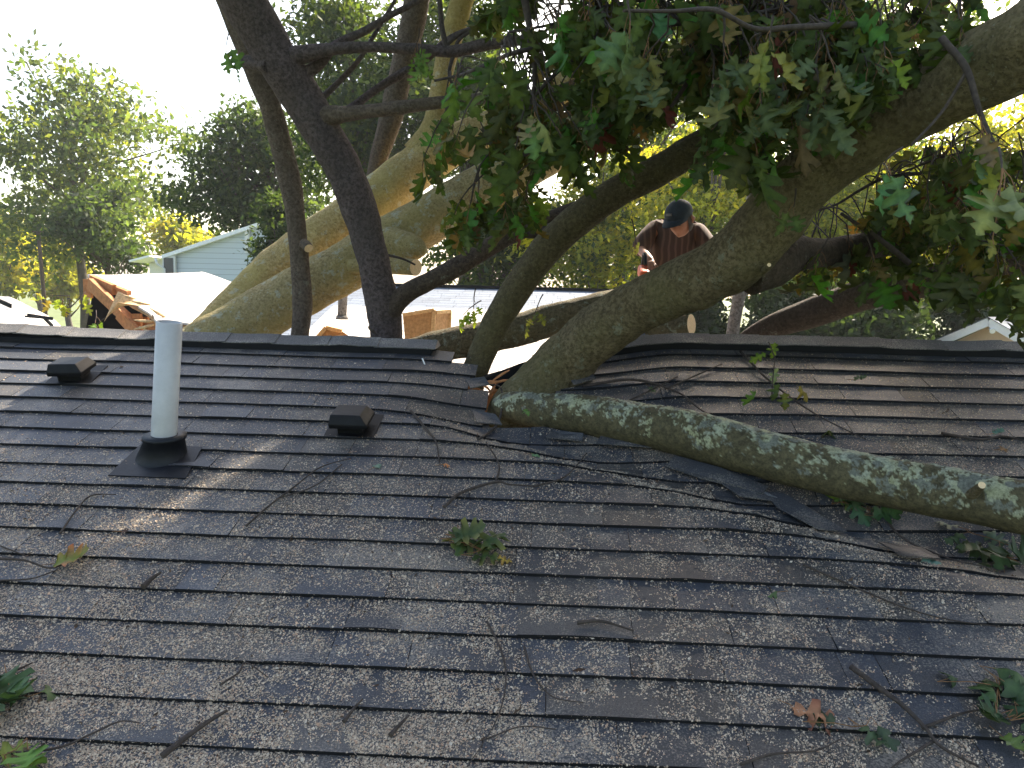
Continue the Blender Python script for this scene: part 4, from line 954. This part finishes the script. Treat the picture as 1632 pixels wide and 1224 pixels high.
# yellow leaf sprigs behind the ridge
for (px, py, Y, n, lab, cols) in ((112, 478, 6.6, 14, 'yellow green leafy sprout beside the torn roof', [(.28, .33, .05), (.20, .28, .05), (.40, .30, .06)]),
                            (165, 520, 6.0, 12, 'low green sprout in front of the orange rafters', [(.10, .19, .03), (.13, .22, .04)]),
                            (770, 478, 4.75, 11, 'bright yellow green maple sprig hanging behind the shaded limb', [(.24, .32, .05), (.14, .24, .04)]),
                            (868, 485, 4.7, 5, 'small twig with curled leaves hanging under the shaded limb', [(.14, .16, .05), (.10, .12, .04)]),
                            (810, 400, 5.0, 6, 'yellow sprig hanging beside the dark side branch', [(.24, .30, .06), (.2, .24, .05)]),
                            (1000, 355, 4.4, 3, 'single pale yellow leaf beside the man in the cap', [(.42, .42, .10)])):
    random.seed(px); o = thing('leafy_sprig', at(px, py, Y), lab, 'sprig'); lv = Leaves(); tw = MB()
    for j in range(max(1, n // 4)):
        sprig(lv, tw, at(px + random.uniform(-12, 12), py - 26 + random.uniform(0, 30), Y), rv() * .5 + Vector((0, 0, -.3)), min(n, 4), .085 if Y < 5.5 else .13, .14, .9, lambda: random.choice(cols))
    tw.build('twig', [M['twig'], M['petiole']], o); lv.build('leaves', M['leaf'], o)

# ------------------------------------------------------------------ foreground leaves hanging near the lens side
for (px, py, Y, L, dx, n, lab, cc) in ((1440, 235, 2.3, .13, (-.8, 0, -.4), 3, 'pair of blue green leaves hanging on a thin stem below the trunk', (.10, .16, .09)),
                                 (1290, 160, 2.7, .12, (-.3, 0, -1), 3, 'grey green leaf cluster hanging against the trunk', (.12, .16, .08)),
                                 (1232, 25, 2.4, .12, (.05, 0, -1), 3, 'yellowing leaf cluster hanging at the top, left of the trunk', (.20, .18, .055)),
                                 (1560, 165, 2.2, .12, (.2, 0, -1), 5, 'green leaves hanging from the thin bent branch at the upper right', (.13, .17, .07)),
                                 (1268, 300, 3.0, .10, (.05, 0, -1), 2, 'single bright green leaf on the underside of the trunk', (.09, .16, .035)),
                                 (1000, 0, 2.4, .14, (.1, 0, -1), 4, 'big pale leaves hanging at the top centre', (.10, .13, .06)),
                                 (850, 150, 2.9, .12, (-.1, 0, -1), 4, 'pale curled leaves hanging left of the dense foliage', (.18, .21, .11)),
                                 (730, 100, 3.2, .13, (0, 0, -1), 4, 'green leaves hanging in front of the upright pale limb', (.09, .15, .04))):
    random.seed(px); o = thing('hanging_leaves', at(px, py, Y), lab, 'leaves'); lv = Leaves(); tw = MB()
    sprig(lv, tw, at(px, py, Y), dx, n, L, .07, 1.0, lambda: tuple(q * random.uniform(.6, 1.1) for q in cc))
    tw.build('twig', [M['twig'], M['petiole']], o); lv.build('leaves', M['leaf'], o)

random.seed(12); o = thing('hanging_leaves', at(1600, 285, 1.8), 'large pale green oak leaves hanging at the right edge in front of the trunk', 'leaves'); lv = Leaves(); tw = MB()
for x0, y0, x1, y1, L, c, wd, t_, ny in ((1592, 300, 1555, 385, .125, (.15, .18, .075), 1.0, 2, .1), (1600, 298, 1650, 350, .12, (.16, .19, .09), .9, 0, .5), (1618, 300, 1612, 360, .10, (.12, .15, .06), .8, 5, -.3), (1582, 380, 1590, 420, .05, (.15, .15, .04), .8, 1, .2)):
    a_, b_ = at(x0, y0, 1.82), at(x1, y1, 1.76); lv.add(a_, b_ - a_, Vector((ny, -1, .35)), L, c, wd, None, t_)
    m_ = at(1597, 268, 1.85); tw.tube([m_, m_.lerp(a_, .5) + Vector((.004, 0, .002)), a_, a_.lerp(b_, .25)], [.0016, .0012, .0011, .0008], 5, cap=False, mi=1)
tw.tube([at(1592, 235, 1.9), at(1596, 255, 1.87), at(1597, 270, 1.85)], [.003, .0025, .002], 6, cap=False)
tw.build('twig', [M['twig'], M['petiole']], o); lv.build('leaves', M['leaf'], o)

# ------------------------------------------------------------------ twigs and leaves lying on the roof
def roof_twig(pts, wpx, label, cat='twig', mat='twig', name='fallen_twig', forks=()):
    o = thing(name, on_roof(*pts[0], .012), label, cat, 'twigs fallen on the roof'); mb = MB()
    def one(pp, w0, w1):
        C = cr([tuple(p) for p in pp], 6); C = C[:, :2]
        P = [on_roof(a, b, .014 + w0 / 2 / F * 3 + .006 * noise.noise((a * .02, b * .02, w0))) for a, b in C]
        r_ = [max(.0012, (w0 + (w1 - w0) * i / (len(P) - 1)) / 2 / F * depth(P[i])) for i in range(len(P))]
        mb.tube(P, r_, 7, .15, 30, len(pp))
    one(pts, wpx, wpx * .4)
    for f in forks: one(f, wpx * .6, 2)
    mb.build('stick', M[mat], o); return o
roof_twig([(392, 838), (430, 805), (470, 775), (510, 745), (560, 730)], 4, 'long thin forked twig between the pipe and the second box vent', forks=([(440, 795), (500, 775), (545, 740)],))
roof_twig([(96, 850), (120, 815), (145, 790), (185, 788)], 4, 'bent twig below the pipe flashing on the left')
roof_twig([(0, 890), (40, 893), (80, 905), (115, 892)], 5, 'forked twig ending beside the orange green leaf at the left edge', forks=([(0, 925), (50, 922), (92, 908)], [(0, 870), (40, 885)]))
roof_twig([(258, 1205), (300, 1172), (335, 1148), (362, 1132)], 11, 'thick dark stick near the bottom left', 'stick')
roof_twig([(228, 935), (242, 922), (256, 912)], 10, 'stubby bark piece left of centre', 'stick')
roof_twig([(0, 1202), (90, 1192), (140, 1172), (190, 1150), (222, 1152)], 5, 'curved brown twig at the bottom left')
roof_twig([(350, 1092), (380, 1072), (392, 1056), (428, 1080)], 4, 'short pale twig low on the left')
roof_twig([(0, 1078), (30, 1066), (52, 1056)], 6, 'short dark stick at the left edge', 'stick')
roof_twig([(622, 1172), (640, 1152), (652, 1140)], 9, 'short dusty stub near the bottom centre', 'stick')
roof_twig([(548, 1150), (565, 1128), (578, 1114)], 7, 'small dusty stub left of the bottom centre', 'stick')
roof_twig([(776, 990), (800, 1040), (806, 1090), (790, 1150), (745, 1222)], 4, 'long wispy twig running down the bottom centre', forks=([(775, 1178), (830, 1158), (885, 1162)],))
roof_twig([(835, 1030), (850, 1075), (880, 1110), (930, 1120)], 4, 'wispy twig right of the bottom centre')
roof_twig([(920, 992), (960, 990), (1010, 1005)], 7, 'mossy twig piece right of centre')
roof_twig([(708, 808), (735, 785), (790, 768), (812, 772), (860, 775)], 6, 'grey forked twig below the trunk fork', forks=([(790, 768), (795, 740), (775, 705)], [(850, 775), (900, 760), (935, 722)]))
roof_twig([(655, 655), (680, 685), (695, 705), (700, 735)], 5, 'thin hooked twig right of the second box vent')
roof_twig([(1356, 1062), (1400, 1095), (1440, 1125), (1475, 1160), (1500, 1190), (1560, 1222)], 10, 'longest crooked stick at the lower right', 'stick', forks=([(1490, 1180), (1440, 1210), (1420, 1224)], [(1470, 1160), (1540, 1135), (1600, 1128)]))
roof_twig([(1180, 1218), (1230, 1202), (1300, 1196), (1340, 1178)], 5, 'thin twig below the tan leaf')
roof_twig([(1280, 900), (1350, 930), (1420, 960), (1500, 985), (1600, 1000)], 4, 'long faint twig right of centre under the lichened limb')
roof_twig([(930, 615), (1010, 605), (1080, 625), (1120, 655), (1190, 690)], 5, 'arched thin branch on the crushed slope behind the limb', forks=([(1000, 640), (1080, 600)], [(1060, 620), (1150, 580)]))
roof_twig([(1500, 690), (1560, 700), (1600, 695), (1640, 705)], 5, 'thin twig near the right edge above the limb')
roof_twig([(1180, 560), (1230, 610), (1300, 660), (1380, 700)], 4, 'slender branch crossing the slope at the hanging sprig')
roof_twig([(762, 700), (790, 680), (800, 650), (798, 618), (775, 612)], 5, 'green bent twig at the broken edge of the notch')
roof_twig([(1300, 735), (1380, 780), (1430, 850), (1500, 885), (1600, 910)], 5, 'twig trailing under the lichened limb near the crushed shingles')

def roof_leaf(px, py, L, ang, col, label, tip=None, w_=1.0, h=.02, group=None, n=1, t=None):
    p = on_roof(px, py, h); o = thing('fallen_leaf' if n == 1 else 'leaf_cluster', p, label, 'leaf' if n == 1 else 'leaves', group); lv = Leaves(); tw = MB()
    for i in range(n):
        a = ang + (random.uniform(-1.6, 1.6) if n > 1 else 0); d = Vector((math.cos(a), 0, 0)) - DN * math.sin(a)
        q = p + (Vector((random.uniform(-.08, .08), 0, 0)) + DN * random.uniform(-.05, .05) + NRM * (.006 * i) if n > 1 else Vector())
        q0 = q - d * L / 2; lv.add(q0, d + NRM * random.uniform(0, .25) * (n > 1), NRM + rv() * (.12 if n == 1 else .45), L * random.uniform(.9, 1.1), tuple(c * random.uniform(.85, 1.15) for c in col), w_, tip, t)
        if n > 1: tw.tube([p + NRM * .004, p.lerp(q0, .5) + NRM * .006, q0 - d * .03 + NRM * .002], [.0016, .0014, .001], 4, cap=False)
        tw.tube([q0 - d * .03 + NRM * .002, q0 + NRM * .001, q0 + d * .01], [.001, .0012, .001], 4, cap=False)
    lv.build('blade', M['fallen'], o); tw.build('stalk', M['petiole'], o); return o
random.seed(44)
roof_leaf(118, 893, .13, R(20), (.20, .24, .03), 'yellow green leaf with orange tips on the left of the roof', (.40, .10, .03), 1.2, .018)
roof_leaf(1300, 1138, .135, R(-25), (.42, .22, .09), 'tan and rust dead leaf at the lower right', (.16, .05, .035), .8, .018)
roof_leaf(104, 1090, .12, R(35), (.075, .13, .04), 'green oak leaf near the left edge, above the leaf cluster')
roof_leaf(22, 1122, .125, R(10), (.06, .11, .04), 'cluster of green oak leaves at the lower left edge', n=5)
roof_leaf(8, 1205, .095, R(-10), (.11, .16, .03), 'green leaves in the bottom left corner', n=3)
roof_leaf(768, 878, .12, R(-20), (.045, .075, .02), 'dark green sprig lying in the centre of the roof, yellowing on its right side', (.16, .15, .03), n=7)
roof_leaf(805, 890, .06, R(-10), (.40, .28, .05), 'small yellow leaf on the right side of the central sprig', (.2, .1, .03))
roof_leaf(602, 741, .05, R(60), (.13, .20, .13), 'small grey green leaf below the second box vent')
roof_leaf(713, 738, .045, R(30), (.45, .20, .07), 'little orange brown leaf below the notch')
roof_leaf(855, 723, .05, R(10), (.14, .19, .10), 'small pale green leaf under the trunk fork')
roof_leaf(1488, 893, .085, R(-35), (.12, .19, .13), 'mint green leaf below the lichened limb on the right')
roof_leaf(1590, 1095, .135, R(-15), (.035, .065, .02), 'dark leaf cluster at the right edge near the bottom', n=6)
roof_leaf(1610, 1150, .095, R(-70), (.035, .065, .02), 'drooping dark leaves below the right edge cluster', n=5)
roof_leaf(1618, 1190, .08, R(-60), (.09, .15, .03), 'bright green leaf tip in the lower right corner')
roof_leaf(1595, 890, .13, R(160), (.035, .06, .022), 'dark leaf cluster under the limb at the right edge', n=7)
roof_leaf(1360, 1160, .08, R(-80), (.035, .06, .025), 'small dark curled leaves right of the tan leaf', n=3)
roof_leaf(1225, 945, .06, R(190), (.07, .10, .03), 'small olive leaf right of centre')
roof_leaf(1320, 682, .085, R(80), (.07, .12, .03), 'green leaf standing against the lichened limb', h=.05)
roof_leaf(1385, 815, .11, R(-60), (.04, .075, .03), 'dark leaves tucked under the lichened limb', n=6)
roof_leaf(1325, 805, .08, R(-85), (.10, .14, .03), 'yellow green leaves below the lichened limb', n=3)
roof_leaf(1040, 620, .05, R(-60), (.045, .08, .03), 'dark little leaf on the slope right of the trunk')
roof_leaf(1590, 690, .05, R(20), (.10, .15, .11), 'tiny grey leaf on the slope near the right edge')
roof_leaf(1600, 715, .05, R(20), (.20, .12, .06), 'tiny brown leaf on the slope near the right edge')
roof_leaf(1370, 605, .06, R(5), (.07, .10, .05), 'small dull leaf near the right ridge cap')
roof_leaf(840, 655, .05, R(-60), (.09, .16, .04), 'small green leaf on the trunk base at the fork', h=.14)
roof_leaf(200, 848, .035, R(0), (.05, .03, .02), 'small dark curled bark chip below the pipe')
roof_leaf(1545, 850, .09, R(200), (.07, .10, .06), 'dusty leaf under the right end of the limb', n=3)
# hanging sprig over right ridge
o = thing('leafy_sprig', on_roof(1235, 590, .1), 'green sprig drooping over the ridge cap onto the right slope', 'sprig'); random.seed(77); lv = Leaves(); tw = MB()
tw.tube([on_roof(1225, 545, .22), on_roof(1235, 570, .18), on_roof(1232, 600, .12), on_roof(1230, 630, .05)], [.003] * 4, 6, cap=False)
for px, py, a, c in ((1235, 545, -90, (.09, .15, .03)), (1222, 562, 200, (.08, .14, .03)), (1238, 585, -100, (.13, .18, .10)), (1205, 622, -120, (.06, .13, .03)), (1250, 625, -80, (.08, .10, .03)), (1240, 610, -90, (.05, .08, .03)), (1272, 615, -30, (.16, .13, .03))):
    lv.add(on_roof(px, py, .12), Vector((math.cos(R(a)) * .7, -.1, math.sin(R(a)))), Vector((.2, -1, .3)) + rv() * .4, .085, c, .8)
tw.build('twig', [M['twig'], M['petiole']], o); lv.build('leaves', M['leaf'], o)
# loose shingle scraps and torn strips along the limb
def scrap(pts, label, h=.03, col=(.05, .052, .058)):
    P = [on_roof(a, b, h + (i % 2) * .012) for i, (a, b) in enumerate(pts)]; c = sum(P, Vector()) / len(P)
    o = thing('shingle_scrap', c, label, 'shingle', 'loose shingles under the limb'); mb = MB(); mb.slab(P, .006, col, nrm=NRM)
    mb.build('piece', M['shingle'], o); return o
scrap([(960, 690), (1035, 700), (1040, 712), (950, 706)], 'dusty loose shingle strip just below the trunk fork')
scrap([(1075, 725), (1150, 745), (1225, 775), (1215, 785), (1120, 762), (1062, 742)], 'long bent shingle strip under the middle of the limb')
scrap([(1140, 762), (1195, 772), (1255, 800), (1180, 790)], 'bluish loose shingle corner below the limb')
scrap([(1215, 782), (1250, 786), (1300, 815), (1350, 845), (1305, 842), (1240, 808)], 'largest curled shingle flap below the limb', .02)
scrap([(1400, 862), (1470, 872), (1500, 888), (1440, 886)], 'small shingle flap beyond the large curled one', .03, (.06, .05, .045))
scrap([(742, 604), (772, 600), (780, 612), (750, 618)], 'bent shingle corner curling at the broken left edge of the notch', .05)
scrap([(752, 652), (790, 660), (800, 676), (760, 672)], 'snapped dark shingle tab beside the trunk base', .03)
scrap([(905, 598), (940, 590), (950, 602), (915, 612)], 'lifted shingle piece at the right side of the trunk base', .05)
scrap([(880, 686), (930, 690), (928, 702), (870, 696)], 'dark shingle bit beside the notch')

# ------------------------------------------------------------------ the man
def skin_obj(name, joints, edges, parent, mat, sub=2):
    o0 = origin_of(parent); me = bpy.data.meshes.new(name)
    me.from_pydata([tuple(Vector(p) - o0) for p, r_ in joints], edges, []); o = bpy.data.objects.new(name, me); COL.objects.link(o); o.parent = parent
    o.modifiers.new('skin', 'SKIN'); 
    for i, (p, r_) in enumerate(joints):
        rr = r_ if isinstance(r_, tuple) else (r_, r_); me.skin_vertices[0].data[i].radius = rr
    me.skin_vertices[0].data[0].use_root = True
    o.modifiers['skin'].use_smooth_shade = True
    s = o.modifiers.new('sub', 'SUBSURF'); s.levels = sub; s.render_levels = sub
    me.materials.append(mat); return o
YM = 5.75
man = thing('person', at(1055, 640, 5.9) , 'man in dark cap and brown striped shirt bending over the trunk with a saw', 'person')
pel = at(1052, 520, 5.95); che = at(1070, 408, 5.88); nk = at(1079, 362, 5.84); hd = at(1084, 350, 5.56)
sL, sR = at(1040, 367, 5.86), at(1116, 371, 5.86); eL = at(1019, 396, 5.74); hL = at(1036, 414, 5.48)
eR, hR = at(1138, 412, 5.62), at(1104, 410, 5.35)
kn = [at(1030, 610, 5.85), at(1082, 610, 5.85)]; ft = [at(1026, 705, 6.0), at(1086, 705, 6.0)]
toe = [f + Vector((0, -.22, -.03)) for f in ft]
hp = [pel + Vector((-.10, 0, -.06)), pel + Vector((.10, 0, -.06))]
J = [(pel, (.10, .08)), (pel.lerp(che, .5), (.09, .07)), (che, (.10, .07)), (nk, (.048, .048)), (sL, .040), (eL, .038), (hL, .028), (sR, .040), (eR, .042), (hR, .028),
     (hp[0], .085), (kn[0], .058), (ft[0], .04), (toe[0], .035), (hp[1], .085), (kn[1], .058), (ft[1], .04), (toe[1], .035), (hd + Vector((0, .035, -.03)), .045)]
E_ = [(0, 1), (1, 2), (2, 3), (2, 4), (4, 5), (5, 6), (2, 7), (7, 8), (8, 9), (0, 10), (10, 11), (11, 12), (12, 13), (0, 14), (14, 15), (15, 16), (16, 17), (3, 18)]
def hand(c, d, side, J, E, root):
    d = d.normalized(); x = d.cross(Vector((0, 0, 1))).normalized(); u = x.cross(d)
    J.append((c + d * .05, (.024, .014))); pi = len(J) - 1; E.append((root, pi))
    for i, (off, ln) in enumerate(((-.03, .06), (-.01, .072), (.01, .068), (.03, .052))):
        a = c + d * .085 + x * off; b = a + d * ln * .45 - u * .012; e = b + d * ln * .2 - u * ln * .4
        J.append((a, .0095)); J.append((b, .0085)); J.append((e, .0075)); k = len(J)
        E += [(pi, k - 3), (k - 3, k - 2), (k - 2, k - 1)]
    a = c + d * .045 - x * .035 * side; b = a + d * .03 - x * .015 * side - u * .02; J.append((a, .010)); J.append((b, .009)); k = len(J); E += [(pi, k - 2), (k - 2, k - 1)]
hand(hL, hL - eL + Vector((0, 0, -.08)), -1, J, E_, 6); hand(hR, hR - eR, 1, J, E_, 9)
skin_obj('body', J, E_, man, M['skin'], 2)
# head as a shaped surface
def head(c, tilt, yaw):
    mb = MB(); T = Matrix.Rotation(yaw, 3, 'Z') @ Matrix.Rotation(tilt, 3, 'X'); nu, nv_ = 28, 22; vs = []
    for j in range(nv_ + 1):
        th = math.pi * j / nv_
        for i in range(nu):
            ph = 2 * math.pi * i / nu; x = math.sin(th) * math.cos(ph); y = math.sin(th) * math.sin(ph); z = math.cos(th)
            sx = .078 * (1 - .22 * max(0, -z)); sy = .098; sz = .118; fy = -y
            px_, py_, pz = x * sx, y * sy, z * sz
            if fy > .5:
                g_ = math.exp(-(x / .16) ** 2 - ((z + .12) / .22) ** 2); py_ -= .020 * g_            # nose
                g_ = math.exp(-((abs(x) - .38) / .16) ** 2 - ((z - .12) / .12) ** 2); py_ += .010 * g_   # eye sockets
                g_ = math.exp(-(x / .3) ** 2 - ((z + .52) / .06) ** 2); py_ += .006 * g_            # mouth line
                g_ = math.exp(-(x / .3) ** 2 - ((z + .85) / .2) ** 2); py_ -= .014 * g_             # chin
            vs.append(c + T @ Vector((px_, py_, pz)))
    mb.add(vs, [(j * nu + i, (j + 1) * nu + i, (j + 1) * nu + (i + 1) % nu, j * nu + (i + 1) % nu) for j in range(nv_) for i in range(nu)], smooth=True)
    for s_ in (-1, 1):
        mb.tube([c + T @ Vector((s_ * .076, .012, .02)), c + T @ Vector((s_ * .090, .018, .0)), c + T @ Vector((s_ * .078, .012, -.028))], [.012, .015, .009], 8)
    mb.build('head', M['skin'], man)
    mb = MB(); vs = []
    for j in range(7):
        z = .045 - .13 * j / 6
        for i in range(17):
            ph = math.pi * (-.12 + 1.24 * i / 16); k = 1.05 * math.sqrt(max(.05, 1 - (z / .125) ** 2)); vs.append(c + T @ Vector((.080 * k * math.cos(ph), .100 * k * math.sin(ph), z)))
    mb.add(vs, [(j * 17 + i, j * 17 + i + 1, (j + 1) * 17 + i + 1, (j + 1) * 17 + i) for j in range(6) for i in range(16)], smooth=True); mb.build('hair', M['twig'], man)
    mb = MB()
    for s_ in (-1, 1): mb.slab([c + T @ Vector((s_ * .03 + a, -.097, .018 + b)) for a, b in ((-.024, -.013), (.024, -.013), (.026, .012), (-.026, .012))], .004, nrm=(T @ Vector((0, -1, .01))).normalized())
    mb.beam(c + T @ Vector((-.01, -.102, .018)), c + T @ Vector((.01, -.102, .018)), .004, .004); mb.build('glasses', M['glass'], man)
    mb = MB(); nu2 = 28; vs = []
    for j in range(9):
        th = (math.pi / 2) * 1.06 * j / 8
        for i in range(nu2):
            ph = 2 * math.pi * i / nu2; vs.append(c + T @ Vector((.092 * math.sin(th) * math.cos(ph), (.112 * math.sin(th) * math.sin(ph)), .045 + .092 * math.cos(th) - .004 * (1 if j == 8 else 0))))
    mb.add(vs, [(j * nu2 + i, (j + 1) * nu2 + i, (j + 1) * nu2 + (i + 1) % nu2, j * nu2 + (i + 1) % nu2) for j in range(8) for i in range(nu2)], smooth=True)
    cp = mb.build('cap', M['cap_cloth'], man)
    mb = MB(); vs = []
    for r_, dz in ((.0, .0), (.5, .006), (1.0, -.004)):
        for i in range(13):
            a = math.pi * (i / 12); vs.append(c + T @ Vector((.085 * math.cos(a) * (1 - .08 * r_), -.070 * math.sin(a) - .030 - .095 * r_ * math.sin(a), .046 + dz - .022 * r_ * math.cos(a) ** 2)))
    fs = [(r_ * 13 + i, r_ * 13 + i + 1, (r_ + 1) * 13 + i + 1, (r_ + 1) * 13 + i) for r_ in range(2) for i in range(12)]
    mb.add(vs, fs, smooth=True); mb.add([v + T @ Vector((0, 0, -.006)) for v in vs], [f[::-1] for f in fs], smooth=True); mb.build('brim', M['cap_cloth'], cp)
    mb = MB(); mb.slab([c + T @ Vector(q) for q in ((-.03, -.112, .085), (.015, -.115, .085), (.015, -.108, .10), (-.03, -.105, .10))], .003, nrm=(T @ Vector((0, -1, .3))).normalized()); mb.build('badge', M['snag'], cp)
head(hd, R(32), R(-38))
hips = [(pel + Vector((0, 0, .02)), (.145, .115)), (hp[0], .10), (kn[0], .072), (ft[0] + Vector((0, 0, .05)), .055), (hp[1], .10), (kn[1], .072), (ft[1] + Vector((0, 0, .05)), .055)]
skin_obj('jeans', hips, [(0, 1), (1, 2), (2, 3), (0, 4), (4, 5), (5, 6)], man, M['jeans'])
f1 = eL.lerp(hL, .22); f2 = eR.lerp(hR, .25)
SJ = [(pel + Vector((0, 0, .03)), (.155, .12)), (pel.lerp(che, .5), (.16, .125)), (che, (.20, .16)), (nk + Vector((0, .03, -.01)), (.12, .11)), (sL, .082), (eL, .066), (f1, .056), (sR, .084), (eR, .060), (f2, .052)]
skin_obj('shirt', SJ, [(0, 1), (1, 2), (2, 3), (2, 4), (4, 5), (5, 6), (2, 7), (7, 8), (8, 9)], man, M['shirt'])
for f_, e_ in zip(ft, toe):
    mb = MB(); mb.tube([f_ + Vector((0, .06, -.04)), f_.lerp(e_, .5) + Vector((0, 0, -.02)), e_ + Vector((0, -.05, -.02))], [.05, .055, .035], 12, 0); mb.build('boot', M['black'], man)
saw = thing('chainsaw', hL, 'small orange chainsaw in the hand of the man', 'saw')
d = Vector((-.15, -.5, -.35)).normalized(); mb = MB(); c = at(1026, 436, 5.42)
mb.box(c, (.07, .18, .08), Matrix.Rotation(.3, 3, 'X')); o = mb.build('body', M['orange'], saw); bv = o.modifiers.new('b', 'BEVEL'); bv.width = .02; bv.segments = 3
mb = MB(); mb.tube([c + Vector((-.0, .10, .05)), c + Vector((0, .05, .13)), c + Vector((0, -.04, .13)), c + Vector((0, -.08, .05))], [.012] * 4, 8); mb.build('handle', M['black'], saw)
mb = MB(); mb.slab([c + Vector((.01, -.1, -.06)), c + Vector((.01, -.4, -.16)), c + Vector((.01, -.42, -.12)), c + Vector((.01, -.1, .0))], .006, nrm=Vector((1, 0, 0.01)).normalized()); mb.build('guide_bar', M['steel'], saw)

# ------------------------------------------------------------------ thin haze, added in place of the lens flare veil
m = bpy.data.materials.new('haze'); m.use_nodes = True; t = m.node_tree; t.nodes.remove(t.nodes['Principled BSDF'])
pv = t.nodes.new('ShaderNodeVolumePrincipled'); pv.inputs['Color'].default_value = (.92, .95, 1, 1); pv.inputs['Density'].default_value = .0005; pv.inputs['Anisotropy'].default_value = .3
t.links.new(pv.outputs[0], t.nodes['Material Output'].inputs['Volume'])
mb = MB(); mb.box((0, 310, 19), (900, 800, 44)); hz = mb.build('haze', m); tag(hz, kind='stuff')
